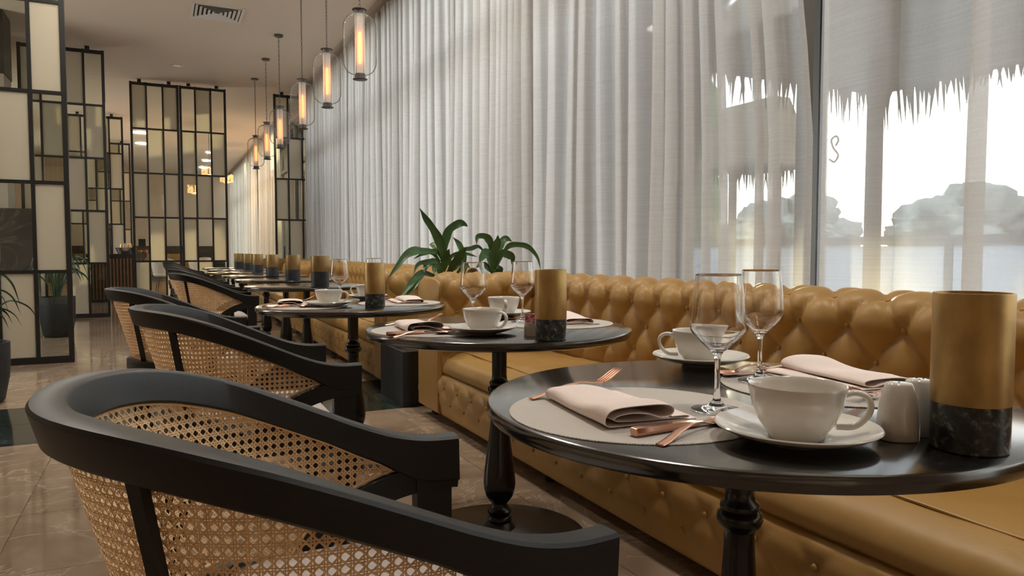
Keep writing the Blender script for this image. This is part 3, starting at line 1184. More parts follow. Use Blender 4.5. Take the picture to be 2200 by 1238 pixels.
GL = [(0, 0), (.0405, 0), (.0415, .001), (.0405, .0018), (.028, .0042), (.014, .0085), (.0066, .017), (.0044, .035), (.0041, .060), (.0052, .085), (.0085, .0945), (.014, .0990), (.028, .1120),
      (.0390, .1235), (.0432, .1300), (.0444, .1360), (.0438, .146), (.0400, .185), (.0363, .2205), (.0359, .2213), (.0355, .2205), (.0392, .185), (.0430, .146), (.0436, .1360),
      (.0423, .1308), (.0382, .1248), (.027, .1135), (.013, .1015), (0, .0998)]
GD = [GL[0]]
for a_, b_ in zip(GL, GL[1:]):                          # short segments keep the smooth normals true along the straight walls
    n_ = max(1, int(math.hypot(b_[0]-a_[0], b_[1]-a_[1])/.004))
    if n_ > 2:
        ks = [.06]+[k_/n_ for k_ in range(1, n_)]+[.94]
        GD += [(a_[0]+(b_[0]-a_[0])*k_, a_[1]+(b_[1]-a_[1])*k_) for k_ in ks]
    GD.append(b_)
glass_me = MB().lathe(GD, 72).mesh('wine_glass', M['wine_glass'], 60)


def glass_obj(label, loc):
    return tag(put('wine_glass', glass_me, None, loc), label, 'wine glass', 'stemmed wine glasses')


def mat_obj(label, loc, r=.205):
    o = MB().lathe([(0, 0), (r-.001, 0), (r, .0006), (r-.0008, .0018), (0, .0018)], 96).build('placemat', M['mat_weave'], None, 30, loc)
    return tag(o, label, 'placemat', 'round woven placemats')


def ribbon(path, widths, thick):
    """flat strip along a path in the xz plane: path (x, z), widths across y"""
    m_ = MB()
    rings = []
    for (x, z), w_, th in zip(path, widths, thick):
        h = w_/2
        rings.append([(x, -h*.8, z), (x, -h, z+th*.5), (x, -h*.8, z+th), (x, h*.8, z+th), (x, h, z+th*.5), (x, h*.8, z)])
    return m_.loft(rings)


def fork_mesh():
    pth = [(0, .0004), (.02, .002), (.05, .0070), (.085, .0115), (.115, .0125), (.135, .010), (.148, .0070), (.158, .0060), (.170, .0075)]
    m_ = ribbon(pth, [.014, .0145, .012, .009, .0068, .0066, .014, .0215, .0235], [.0025, .003, .003, .003, .0028, .0024, .002, .002, .002])
    for k in range(4):
        y = -.0093+k*.0062
        tp = [(.168, y, .0082), (.182, y, .0125), (.200, y, .0205), (.216, y*.97, .0275)]
        q = catmull(tp, 4)
        m_.tube(q, [.0021]*(len(q)-3)+[.0017, .0012, .0005], 6)
    return m_.mesh('fork', M['copper'], 45)


def spoon_mesh():
    pth = [(0, .0004), (.018, .0025), (.045, .010), (.08, .0145), (.11, .0130), (.13, .008), (.14, .0058)]
    m_ = ribbon(pth, [.014, .0145, .012, .009, .0068, .0066, .009], [.0025, .003, .003, .003, .0028, .0024, .0018])
    P_ = []
    for i in range(13):
        u = i/12
        x = .137+.062*u
        hw = .0205*math.sqrt(max(0, 1-(2*u-1)**2))*(.85+.25*u)+.0006
        row = []
        for j in range(9):
            v = -1+2*j/8
            dep = .0075*(1-v*v)*math.sin(PI*min(1, u*1.0))**.7
            row.append((x, v*hw, .0082-dep))
        P_.append(row)
    m_.grid(P_)
    P2 = [[(p[0], p[1], p[2]-.0009) for p in reversed(r_)] for r_ in P_]
    m_.grid(P2)
    return m_.mesh('spoon', M['copper'], 60)


def knife_parts(t_):
    h_ = MB()
    rings = []
    for x, w_, z0, z1 in ((0, .017, .001, .0115), (.002, .020, .0004, .0125), (.03, .020, .0004, .0125), (.08, .017, .0008, .0115), (.115, .014, .0015, .0095), (.122, .010, .003, .0075)):
        hh = w_/2
        rings.append([(x, -hh*.7, z0), (x, -hh, (z0+z1)/2), (x, -hh*.7, z1), (x, hh*.7, z1), (x, hh, (z0+z1)/2), (x, hh*.7, z0)])
    h_.loft(rings).build('handle', M['copper'], t_, 40)
    b_ = MB()
    up, dn = [], []
    for x, a, b in ((.121, -.006, .006), (.14, -.008, .008), (.20, -.008, .0095), (.225, -.008, .0085), (.238, -.004, .004), (.243, 0, .0008)):
        up.append([(x, a, .0046), (x, b, .0050), (x, b, .0058), (x, a, .0062)])
    b_.loft(up).build('blade', M['copper'], t_, 40)


FORK, SPOON = fork_mesh(), spoon_mesh()
kn0 = None


def knife_obj(label, loc, rz):
    global kn0
    if kn0 is None:
        kn0 = thing('table_knife', label, 'knife', loc, rz, 'copper table knives')
        knife_parts(kn0)
        return kn0
    return dup(kn0, loc, rz, label)


def napkin_obj(label, loc, rz, seed, L_=.235, W_=.155):
    """rolled-fold napkin: layers run along y, fold curls across x"""
    r_ = random.Random(seed)
    top = [(W_*1.06, .0030), (W_*.6, .0034), (.02, .0040), (.004, .0060), (.000, .013), (.004, .021), (.016, .0255), (.05, .0275), (.085, .0270), (.108, .0235), (.116, .0175),
           (.110, .0120), (.094, .0110), (.075, .0160), (.050, .0185), (.026, .0165), (.020, .0125), (.030, .0098), (.06, .0085), (.10, .0072), (W_*.98, .0058), (W_*1.02, .0075), (W_*.97, .0092), (.125, .0100)]
    pr = catmull([(x, 0, z) for x, z in top], 5)
    ph = [r_.uniform(0, 6.3) for _ in range(5)]
    P_ = []
    n = 34
    for i in range(n+1):
        u = i/n
        y = (u-.5)*L_
        row = []
        tap = 1-.17*u**2+.03*math.sin(ph[0]+5*u)
        puff = .85+.25*math.exp(-((u-.04)/.22)**2)+.10*math.sin(ph[1]+6*u)
        if u > .85:
            puff *= 1-.9*(u-.85)
        for k, p in enumerate(pr):
            s_ = k/len(pr)
            x = p.x*tap+.018*u+.010*math.sin(ph[2]+3.2*u+2*s_)*s_
            z = .0016+max(0, (p.z-.003))*1.05*puff*(1+.06*math.sin(ph[3]+9*u+7*s_))+.0007*(1+math.sin(ph[4]+9*u+55*p.x))*min(1, p.z/.02)
            yy = y+(.006*math.sin(s_*9+ph[1]))*(1 if u in (0, 1) else .6)+p.x*.10*(1-2*u)*.5
            row.append(Vector((x-W_/2, yy, z)))
        P_.append(row)
    # thicken the sheet slightly
    m_ = MB()
    th = .0011
    rows = []
    for row in P_:
        a, b = [], []
        for k, p in enumerate(row):
            d = (row[min(k+1, len(row)-1)]-row[max(k-1, 0)])
            nn = Vector((-d.z, 0, d.x)).normalized()
            a.append(p+nn*th*.5)
            b.append(p-nn*th*.5)
        rows.append(a+b[::-1])
    m_.loft(rows, True, True)
    o = m_.build('napkin', M['napkin'], None, 70, loc)
    o.rotation_euler = (0, 0, rz)
    return tag(o, label, 'napkin', 'folded pale pink napkins')


def candle_obj(label, loc, r=.046, h=.206, mh=.062, fat=False, rz=0.):
    t_ = thing('candle_holder', label, 'candle holder', loc, rz, 'fat candle holders' if fat else 'slim candle holders')
    MB().lathe([(0, 0), (r-.002, 0), (r, .002), (r, mh), (0, mh)], 64).build('stone_base', M['candle_black' if fat else 'marble_black'], t_, 30)
    MB().lathe([(r+.0004, mh), (r+.0008, mh+.002), (r+.0008, h-.002), (r, h), (r-.003, h), (r-.0035, h-.003), (r-.0035, mh+.004), (0, mh+.004), (0, mh)], 64).build('metal_sleeve', M['gold_dark' if fat else 'gold'], t_, 30)
    return t_


TN = ['the nearest table', 'the second-nearest table', 'the third-nearest table']
for ti, T in enumerate((T1, T2, T3)):
    tn = TN[ti]
    J = [0, .012, -.01][ti]
    z = TZ+.0002
    zm = TZ+.0022

    def at(dx, dy, zz=z):
        return Vector((T.x+dx, T.y+dy, zz))
    # chair side
    mA, mB = at(-.238, -.014+J), at(.238, .014+J)
    mat_obj('round grey woven placemat on the chair side of %s' % tn, mA)
    mat_obj('round grey woven placemat on the sofa side of %s' % tn, mB)
    napkin_obj('pale pink folded napkin on the chair-side mat of %s' % tn, at(-.272, [.005, .03, .085][ti], zm), R(-3), 31+ti)
    napkin_obj('pale pink folded napkin on the sofa-side mat of %s' % tn, at(.285, .035+J, zm), R(172), 41+ti)
    f_ = put('fork', FORK, None, at(-.352, .134+J+[0, .035, .085][ti], zm+.001), (0, R(-1.5), R(12 if ti == 0 else 4)))
    tag(f_, 'copper fork beside the napkin on the chair side of %s' % tn, 'fork', 'copper forks')
    f_ = put('fork', FORK, None, at(.345, -.105+J, zm), (0, 0, R(184)))
    tag(f_, 'copper fork lying near the napkin on the sofa side of %s' % tn, 'fork', 'copper forks')
    knife_obj('copper table knife on the chair-side mat of %s' % tn, at([-.338, -.43, -.43][ti], [-.150, -.115, -.07][ti], zm), R(4))
    knife_obj('copper table knife on the sofa-side mat of %s' % tn, at(.345, .175+J, zm), R(183))
    s_ = put('spoon', SPOON, None, at([-.332, -.425, -.42][ti], [-.200, -.165, -.13][ti], [z, zm, zm][ti]), (0, 0, R([20, 8, 6][ti])))
    tag(s_, 'copper spoon next to the knife on the chair side of %s' % tn, 'spoon', 'copper spoons')
    s_ = put('spoon', SPOON, None, at(.30, .215+J, z), (0, 0, R(190)))
    tag(s_, 'copper spoon next to the knife on the sofa side of %s' % tn, 'spoon', 'copper spoons')
    sA = at(*[(-.150, -.262), (-.138, -.174), (-.135, -.095)][ti])
    sB = at(*[(.180, .322), (.166, .318), (.16, .33)][ti])
    saucer_obj('white saucer under the cup on the chair side of %s' % tn, sA)
    saucer_obj('white saucer under the cup on the sofa side of %s' % tn, sB)
    cup_obj('empty white coffee cup on the chair side of %s' % tn, sA+Vector((0, 0, .0064)), R([-40, -62, -33][ti]))
    cup_obj('empty white coffee cup on the sofa side of %s' % tn, sB+Vector((0, 0, .0064)), R([143, 250, 150][ti]))
    glass_obj('empty stemmed wine glass on the chair side of %s' % tn, at(*[(-.117, -.068), (-.105, -.018), (-.06, .012)][ti], zm if ti < 2 else z))
    glass_obj('empty stemmed wine glass on the sofa side of %s' % tn, at(*[(.141, .100), (.139, .10), (.16, .20)][ti], zm))
    cd = [(.030, -.385), (-.016, -.395), (.057, -.200)][ti]
    candle_obj('gold candle holder with a speckled black stone base on %s' % tn, at(*cd), rz=ti*1.3)

# fat holders on the further tables
CY = [(1.045, 5.38), (1.065, 6.72), (1.04, 7.86), (1.06, 9.3), (1.08, 10.65), (1.08, 11.95)]
for (x, y), o_ in zip(CY, ORD):
    candle_obj('fat bronze and black candle holder on the %s table along the row' % o_, (x, y, TZ+.0002), .064, .226, .095 if o_ != 'fourth' else .112, True, x*9)

# salt and pepper on the nearest table
for (x, y, holes, lab) in ((.913, .662, 1, 'white porcelain shaker with one hole beside the cup on the nearest table'), (.965, .668, 3, 'white porcelain shaker tucked behind the other shaker by the candle holder')):
    t_ = thing('condiment_shaker', lab, 'shaker', (x, y, TZ+.0002), R(-30), 'porcelain salt and pepper shakers')
    rows = []
    for s_, sy, zz in ((.93, .93, 0), (1, 1, .002), (1.0, 1.0, .018), (.97, .97, .034), (.88, .88, .052), (.76, .76, .066), (.66, .66, .0755), (.58, .58, .0785), (.3, .3, .0795), (.02, .02, .0795)):
        rows.append([((.0265*s_)*math.copysign(abs(math.cos(2*PI*j/40))**.8, math.cos(2*PI*j/40)), (.0235*sy)*math.copysign(abs(math.sin(2*PI*j/40))**.8, math.sin(2*PI*j/40)), zz) for j in range(40)])
    MB().loft(rows).build('shaker_body', M['ceramic'], t_, 60)
    hm = MB()
    for k in range(holes):
        a = 2*PI*k/holes
        d = 0 if holes == 1 else .005
        hm.lathe([(0, .0795), (.0016, .0795), (.0016, .0800), (0, .0800)], 10, (d*math.cos(a), d*math.sin(a), 0))
    hm.build('pour_hole_shade', M['cavity_shade'], t_)  # flat dark discs painted as the shade in the holes

# sugar pot with sachets on the second table
t_ = thing('sugar_pot', 'white porcelain sachet pot behind the candle holder on the second table', 'pot', (1.035, 1.985, TZ+.0002), R(-25))
n = 48
rows_o, rows_i = [], []
for zz in (0, .002, .03, .040, .0405):
    rows_o.append([(.0305*(.97 if zz == 0 else 1)*math.cos(2*PI*j/n), .0305*math.sin(2*PI*j/n), zz if not (21 < j < 27 and zz > .03) else .022) for j in range(n)])
for zz in (.0405, .03, .006):
    rows_i.append([(.0275*math.cos(2*PI*j/n), .0275*math.sin(2*PI*j/n), zz if not (21 < j < 27 and zz > .03) else .022) for j in range(n)])
rows_i.append([(0.0005*math.cos(2*PI*j/n), 0.0005*math.sin(2*PI*j/n), .006) for j in range(n)])
MB().loft(rows_o+rows_i).build('pot_body', M['ceramic'], t_, 45)
for k in range(6):
    o = MB().chbox(-.020, .020, -.0018, .0018, 0, .060, .0008).build('sugar_sachet', M['sachet' if k % 2 == 0 else 'sachet_white'], None, 0)
    a = R(-25)
    px, py = -.004+(k % 2)*.012, -.015+k*.006
    o.location = (1.035+px*math.cos(a)-py*math.sin(a), 1.985+px*math.sin(a)+py*math.cos(a), TZ+.0075)
    o.rotation_euler = (R(-14+5*k), R(-6+4*(k % 3)), a+R(8*(k % 3)-8))
    tag(o, 'dark red paper sugar sachet standing in the white pot' if k % 2 == 0 else 'pale pink printed paper sachet standing in the white pot', 'sachet', 'red sachets in the white pot' if k % 2 == 0 else 'pale sachets in the white pot')

# ------------------------------------------------------------------ pendants
link_me = None
pend0 = None
PY_ = [6.22, 7.57, 9.0, 10.81, 12.22, 13.70]
PNAMES = ['nearest and largest in view', 'second', 'third', 'fourth', 'fifth', 'sixth and furthest']


def make_pendant(label, loc):
    t_ = thing('pendant_lamp', label, 'pendant lamp', loc, 0, 'glass capsule pendants in a row')
    # local z = 0 is the lamp bottom (world 2.46)
    H = .590
    top = CEIL-loc[2]
    cap = [(0, H-.042), (.042, H-.042), (.044, H-.02), (.048, H-.006), (.062, H-.004), (.063, H), (.02, H+.003), (.012, H+.012), (0, H+.012)]
    MB().lathe(cap, 32).build('top_cap', M['bronze'], t_, 40)
    bot = [(0, 0), (.055, 0), (.063, .004), (.062, .007), (.046, .012), (.044, .05), (0, .05)]
    MB().lathe(bot, 32).build('bottom_cap', M['bronze'], t_, 40)
    prof = [(.046, .030), (.052, .036), (.056, .048)]
    for k in range(13):
        a = PI/2*k/12
        prof.append((.056+.084*math.sin(a), .048+.10*(1-math.cos(a))))
    for k in range(13):
        a = PI/2*k/12
        prof.append((.056+.084*math.cos(a), H-.148+.10*math.sin(a)))
    prof += [(.052, H-.036), (.046, H-.030)]
    rings = [[(r*math.cos(2*PI*j/48), r*math.sin(2*PI*j/48), z) for j in range(48)] for r, z in prof]
    MB().loft(rings, True, False).build('glass_shade', M['lamp_glass'], t_, 60)
    rings = [[(.040*math.cos(2*PI*j/32), .040*math.sin(2*PI*j/32), z) for j in range(32)] for z in (.045, .3, H-.04)]
    MB().loft(rings, True, False).build('frosted_tube', M['lamp_tube'], t_, 60)
    MB().lathe([(0, .13), (.013, .14), (.016, .18), (.016, .36), (.012, .40), (0, .41)], 16).build('glowing_element', M['filament'], t_, 60)
    for k in range(4):
        a = 2*PI*k/4+.55
        MB().tube([(.0435*math.cos(a), .0435*math.sin(a), .045), (.0435*math.cos(a), .0435*math.sin(a), H-.035)], .0018, 6).build('cage_wire', M['bronze'], t_)
    MB().lathe([(0, top-.03), (.05, top-.03), (.062, top-.018), (.062, top), (0, top)], 28).build('ceiling_canopy', M['bronze'], t_, 40)
    lm = MB()
    lp = []
    for k in range(12):
        a = 2*PI*k/12
        lp.append(Vector((.0075*math.cos(a), 0, .019*math.sin(a))))
    rings = []
    for i, p in enumerate(lp):
        tt = (lp[(i+1) % 12]-lp[i-1]).normalized()
        nn = tt.cross(Vector((0, 1, 0)))
        rings.append([p+nn*.003*math.cos(2*PI*j/5)+Vector((0, 1, 0))*.003*math.sin(2*PI*j/5) for j in range(5)])
    rings.append(rings[0])
    lm.loft(rings, True, False)
    me = lm.mesh('chain_link', M['bronze'], 60)
    z = H+.028
    k = 0
    while z < top-.03:
        put('chain_link', me, t_, (0, 0, z), (0, 0, R(20+90*(k % 2))))
        z += .0325
        k += 1
    return t_


for i, y in enumerate(PY_):
    lab = 'clear glass capsule pendant with a glowing tube, %s in the row' % PNAMES[i]
    if i == 0:
        pend0 = make_pendant(lab, (1.567, y, 2.462))
    else:
        dup(pend0, (1.567, y, 2.462+(.0, -.01, .0, 0, -.008, .01)[i]*0), .3*i, lab)

# ------------------------------------------------------------------ steel and glass screens
pane_me = {}


def make_screen(label, x0, y, bays, first_clear, bay=.272, rows=5, h=4.0, z0=0.):
    t_ = thing('glass_screen', label, 'screen', (x0, y, z0), 0, 'black framed screens of frosted and clear panes')
    W_ = bays*bay
    fw, rh = .030, (h-.06)/rows
    m_ = MB()
    for i in range(bays+1):
        ww = .040 if i in (0, bays) else fw
        x = i*bay
        xa = 0 if i == 0 else (W_-ww if i == bays else x-ww/2)
        m_.box(xa, xa+ww, -.022, .022, 0, h)
    for j in range(rows+1):
        z = j*rh
        hh = .06 if j == 0 else (.05 if j == rows else .030)
        zz = 0 if j == 0 else z+.03-hh/2
        m_.box(.040, W_-.040, -.020, .020, zz, min(h, zz+hh))
    m_.build('steel_frame', M['steel_black'], t_, 0)
    for j in range(rows):
        for i in range(bays):
            clear = (i+j+first_clear) % 2 == 0
            xa = i*bay+(.041 if i == 0 else fw/2+.001)
            xb = (i+1)*bay-(.041 if i == bays-1 else fw/2+.001)
            za, zb = j*rh+(.061 if j == 0 else .046), (j+1)*rh+(.014 if j < rows-1 else .008)
            key = (round(xb-xa, 3), round(zb-za, 3), clear)
            if key not in pane_me:
                a, b = key[0]/2, key[1]/2
                if clear:
                    mm = MB().box(-a, a, -.003, .003, -b, b).mesh('clear_pane', M['pane_clear'], 0)
                else:
                    mm = MB().box(-a, a, -.006, .006, -b, b).mesh('frosted_pane', M['frosted'], 0)
                pane_me[key] = mm
            put('clear_pane' if clear else 'frosted_pane', pane_me[key], t_, ((xa+xb)/2, 0, (za+zb)/2))
    for xx in (W_*.2, W_*.8):
        if h > 3.9:
            MB().box(xx-.03, xx+.03, -.015, .015, h, CEIL-z0).build('ceiling_bracket', M['steel_black'], t_, 0)
    return t_


make_screen('black framed glass screen nearest on the left, in front of the potted plant', -.72-4*.274, 7.60, 4, 1, .274)
make_screen('black framed glass screen, second on the left, past the potted plant', -.70-4*.274, 12.62, 4, 1, .274)
make_screen('narrow black framed glass screen, third on the left by the service counter', -.70-4*.274, 18.6, 4, 1, .274)
make_screen('black framed glass screen furthest on the left behind the service counter', -.70-4*.274, 23.0, 4, 1, .274)
make_screen('left panel of the pair of tall glass screens at the end of the row', -.435, SEAM+.02, 3, 1, .264)
make_screen('right panel of the pair of tall glass screens at the end of the row', .362, SEAM+.02, 3, 0, .264)
make_screen('tall glass screen partly hidden by the long curtain at the end of the row', 2.00, SEAM+.02, 3, 1, .264)

# ------------------------------------------------------------------ ceiling fittings
t_ = thing('air_vent', 'square white louvred air vent in the ceiling', 'vent', (.72, 10.15, CEIL), 0)
def ringbox(m_, a, wd, z0, z1):
    m_.box(-a, a, -a, -a+wd, z0, z1).box(-a, a, a-wd, a, z0, z1).box(-a, -a+wd, -a+wd, a-wd, z0, z1).box(a-wd, a, -a+wd, a-wd, z0, z1)
fr = MB()
ringbox(fr, .31, .035, -.012, 0)
fr.build('frame', M['white_metal'], t_, 0)
for k in range(5):
    a = .262-.05*k
    m_ = MB()
    for q in range(4):
        c_, s_ = math.cos(q*PI/2), math.sin(q*PI/2)
        pts = []
        for (u, v, z) in ((-a, a, -.012), (a, a, -.012), (a-.030, a-.030, .0), (-a+.030, a-.030, .0)):
            pts.append((u*c_-v*s_, u*s_+v*c_, z))
        up = [(p[0], p[1], p[2]-.004) for p in pts]
        m_.add(pts+up, [(0, 1, 2, 3), (7, 6, 5, 4), (0, 4, 5, 1), (1, 5, 6, 2), (2, 6, 7, 3), (3, 7, 4, 0)])
    m_.build('louvre', M['white_metal'], t_, 0)
MB().box(-.275, .275, -.275, .275, -.0015, -.0005).build('duct_shade', M['cavity_shade'], t_, 0)  # dark sheet in place of the shade behind the louvres
t_ = thing('downlight', 'small round recessed downlight in the ceiling near the far screens', 'downlight', (.315, 13.3, CEIL), 0)
MB().lathe([(.06, 0), (.06, -.004), (.085, -.008), (.095, -.004), (.095, 0)], 28, closed=True).build('trim_ring', M['white_metal'], t_)
MB().lathe([(0, -.001), (.06, -.001), (.06, -.003), (0, -.003)], 24).build('lens', M['downlight'], t_)

# ------------------------------------------------------------------ plants
def leaf_mesh(pts, wd, th=.0012, fold=.22, seed=0, up=Vector((0, 0, 1))):
    q = catmull(pts, 5)
    r_ = random.Random(seed)
    ph = r_.uniform(0, 6)
    m_ = MB()
    n = len(q)
    P_ = []
    side0 = None
    for i, p in enumerate(q):
        u = i/(n-1)
        tt = (q[min(i+1, n-1)]-q[max(i-1, 0)]).normalized()
        view = Vector((-.35, -.94, .12))
        sd = tt.cross(view).normalized()
        if side0 and sd.dot(side0) < 0:
            sd = -sd
        side0 = sd
        nn = sd.cross(tt).normalized()
        wv = wd*.5*(min(1, .28+1.7*u))*max(.03, 1-u**4)*(1+.09*math.sin(ph+19*u))
        tw = .3*math.sin(ph+4*u)
        sd2 = (sd*math.cos(tw)+nn*math.sin(tw)).normalized()
        n2 = sd2.cross(tt).normalized()
        P_.append([p-sd2*wv+n2*wv*fold, p-sd2*wv*.5+n2*wv*fold*.3, p, p+sd2*wv*.5+n2*wv*fold*.3, p+sd2*wv+n2*wv*fold])
    m_.grid(P_)
    return m_


CR1 = [([(650, 760), (655, 640), (645, 530), (600, 400), (530, 280), (460, 180), (402, 82)], 82, -.10),
       ([(655, 740), (660, 600), (685, 430), (720, 320), (820, 250), (880, 255), (916, 285)], 80, .06),
       ([(800, 780), (868, 690), (862, 560), (825, 470), (758, 394)], 66, .10),
       ([(620, 600), (575, 505), (545, 475), (508, 470)], 62, .12),
       ([(640, 640), (600, 560), (520, 548), (430, 580), (338, 628)], 48, -.12),
       ([(620, 660), (540, 560), (430, 545), (350, 542), (255, 590), (170, 700), (55, 850)], 78, -.30),
       ([(640, 720), (590, 660), (480, 660), (385, 685), (338, 795)], 48, -.15),
       ([(640, 740), (560, 665), (485, 690), (452, 775)], 78, -.10),
       ([(660, 760), (690, 650), (690, 590), (718, 520)], 88, -.06),
       ([(700, 775), (750, 700), (800, 640), (860, 560), (900, 515)], 78, -.12),
       ([(680, 720), (730, 610), (800, 575), (900, 572), (1022, 606)], 44, .08),
       ([(650, 790), (610, 740), (570, 720), (555, 780)], 80, -.08),
       ([(740, 700), (840, 545), (950, 515), (1030, 495), (1100, 562)], 44, .15),
       ([(560, 800), (440, 775), (350, 845), (280, 940), (195, 1035)], 66, -.34),
       ([(560, 805), (430, 780), (345, 900), (255, 1040)], 72, -.30),
       ([(720, 780), (760, 720), (840, 690), (930, 720)], 70, -.05)]
CR2 = [([(1180, 780), (1170, 560), (1150, 440), (1100, 385), (1020, 390), (1008, 475)], 66, -.08),
       ([(1190, 780), (1195, 640), (1205, 540), (1230, 440), (1236, 372)], 86, -.06),
       ([(1200, 780), (1225, 570), (1265, 470), (1320, 412), (1388, 440)], 80, .06),
       ([(1200, 760), (1300, 560), (1360, 488), (1450, 474), (1560, 500), (1655, 605), (1692, 745)], 52, -.10),
       ([(1200, 760), (1265, 590), (1330, 575), (1392, 615), (1388, 692)], 80, .02),
       ([(1180, 780), (1140, 580), (1080, 590), (1035, 665)], 92, -.12),
       ([(1190, 780), (1180, 690), (1150, 620), (1105, 552)], 54, .05),
       ([(1200, 790), (1240, 750), (1235, 690)], 92, -.10),
       ([(1200, 780), (1210, 660), (1250, 600), (1292, 536)], 58, .10),
       ([(1190, 790), (1130, 720), (1080, 690), (1020, 720)], 60, -.05)]
PLX, PLY = 1.38, 4.46
pl = thing('floor_planter', 'low square black planter box between the two nearest sofas', 'planter', (PLX, PLY, 0))
MB().box(0, .72, 0, .025, 0, .355).box(0, .72, .495, .52, 0, .355).box(0, .025, .025, .495, 0, .355).box(.695, .72, .025, .495, 0, .355).box(.025, .695, .025, .495, 0, .03).build('planter_box', M['pot'], pl, 0)
MB().box(.026, .694, .026, .494, .03, .31).build('soil', M['soil'], pl, 0)
for nm, CR, d0, cx_, lab in (('dracaena_plant', CR1, 4.80, 652, 'broad-leaved green plant with a tall upright leaf, left of the pair above the sofa arm'),
                             ('dracaena_plant', CR2, 4.92, 1190, 'broad-leaved green plant with an arching leaf, right of the pair above the sofa arm')):
    base = at_depth(820+cx_/4.953, 430+770/4.953, d0)
    base.x = max(base.x, 1.5)
    pt_ = thing(nm, lab, 'plant', (min(base.x, 2.02), 4.58, .31), 0, 'dracaenas in the black planter')
    o = Vector(pt_.location)
    crown = at_depth(820+cx_/4.953, 430+790/4.953, d0)
    MB().tube(catmull([Vector((0, 0, 0)), (crown-o)*.5+Vector((.02, .01, 0)), crown-o], 4), .017, 10).build('stem', M['bark'], pt_)
    for k, (pp, wd, dd) in enumerate(CR):
        q = []
        for i, (a, b) in enumerate(pp):
            u = i/(len(pp)-1)
            q.append(at_depth(820+a/4.953, 430+b/4.953, d0+dd*u)-o)
        leaf_mesh(q, wd/4.953*d0/FPX*1.22, seed=k).build('leaf', M['leaf'], pt_, 180)


def palm(label, loc, r, h, seed, nl, lh, spread, group, wide=.022):
    r_ = random.Random(seed)
    t_ = thing('potted_palm', label, 'plant', loc, 0, group)
    MB().lathe([(0, 0), (r*.72, 0), (r*.82, .02), (r*.97, h*.45), (r, h*.8), (r, h), (r*.93, h), (r*.92, h-.04), (0, h-.045)], 40).build('pot', M['pot'], t_, 40)
    MB().lathe([(0, h-.044), (r*.91, h-.044), (r*.91, h-.04), (0, h-.035)], 24).build('soil', M['soil'], t_)
    for k in range(nl):
        a = 2*PI*k/nl+r_.uniform(-.3, .3)
        hh = lh*r_.uniform(.5, 1.0)
        sp = spread*r_.uniform(.6, 1.1)
        d = Vector((math.cos(a), math.sin(a), 0))
        b = Vector((d.x*.03, d.y*.03, h-.045))
        q = [b, b+d*sp*.15+Vector((0, 0, hh*.55)), b+d*sp*.5+Vector((0, 0, hh*.95)), b+d*sp*.85+Vector((0, 0, hh*.85)), b+d*sp*1.05+Vector((0, 0, hh*.55))]
        leaf_mesh(q, wide*r_.uniform(.8, 1.3), fold=.3, seed=k).build('leaf', M['palm'], t_, 180)
    return t_


palm('potted palm with thin leaves at the left edge in front of the nearest screen', (-1.115, 5.78, 0), .20, .40, 3, 22, .52, .30, 'potted palms by the left screens', .014)
palm('black pot of tall grassy leaves standing behind the nearest screen', (-1.10, 9.95, 0), .185, .47, 5, 30, .62, .32, 'potted palms by the left screens', .024)

# ------------------------------------------------------------------ left side behind the screens
t_ = struct(MB().box(-2.6, -1.74, 11.2, 11.7, 1.55, 3.25).build('pillar', M['plaster_dark'], None, 0), 'plaster pillar with a dark marble base behind the nearest screen', 'pillar')
MB().box(-2.62, -1.73, 11.18, 11.72, 3.25, CEIL).build('wood_capital', M['dark_wood'], t_, 0)
MB().box(-2.62, -1.48, 11.18, 11.72, 0, 1.55).build('marble_cladding', M['stone_dark'], t_, 0)
t_ = thing('slatted_divider', 'tall black slatted divider behind the nearest screen', 'divider', (-1.98, 9.2, 0))
for i in range(6):
    MB().box(.075*i, .075*i+.028, -.02, .02, .03, 3.1).build('slat', M['steel_black'], t_, 0)
MB().box(-.02, .44, -.03, .03, 0, .03).build('foot_bar', M['steel_black'], t_, 0)
MB().box(-.02, .44, -.03, .03, 3.1, 3.13).build('top_bar', M['steel_black'], t_, 0)
t_ = thing('wall_cabinet', 'tall dark panelled cabinet front high behind the nearest screen', 'cabinet', (-3.0, 12.4, 0))
MB().box(0, 1.02, 0, .4, 0, CEIL-.02).build('carcass', M['dark_wood'], t_, 0)
for i in range(2):
    for j in range(3):
        MB().chbox(.04+.5*i, .48+.5*i, -.02, 0, .1+1.3*j, 1.3+1.3*j, .012).build('door_panel', M['dark_wood'], t_, 0)

# service counter
t_ = thing('service_counter', 'slatted wooden service counter with a dark top beyond the second screen', 'counter', (-1.30, 16.2, 0))
MB().box(0, 1.05, 0, .5, .88, .95).build('worktop', M['dark_wood'], t_, 0)
MB().box(.03, 1.02, .03, .47, .0, .88).build('body', M['stone_dark'], t_, 0)
sm_ = MB().box(-.014, .014, -.012, .012, .06, .86).mesh('slat', M['walnut'], 0)
for i in range(17):
    put('slat', sm_, t_, (.05+.06*i, .014, 0))
t_ = thing('steel_bucket', 'silver bowl on the service counter', 'bowl', (-.62, 16.4, .951))
MB().lathe([(0, 0), (.14, 0), (.155, .02), (.19, .115), (.195, .12), (.186, .117), (.150, .024), (0, .012)], 32).build('bowl', M['silver'], t_, 50)
for k in range(7):
    a = 2*PI*k/7
    o = MB().lathe([(0, 0), (.022, 0), (.026, .01), (.024, .14), (.014, .17), (.014, .19), (0, .19)], 12).build('bottle', M['white_shell' if k % 2 else 'brass'], None, 50, (-.62+.085*math.cos(a), 16.4+.085*math.sin(a), .968))
    tag(o, 'small pale or golden bottle standing in the silver bowl', 'bottle', 'bottles in the silver bowl')
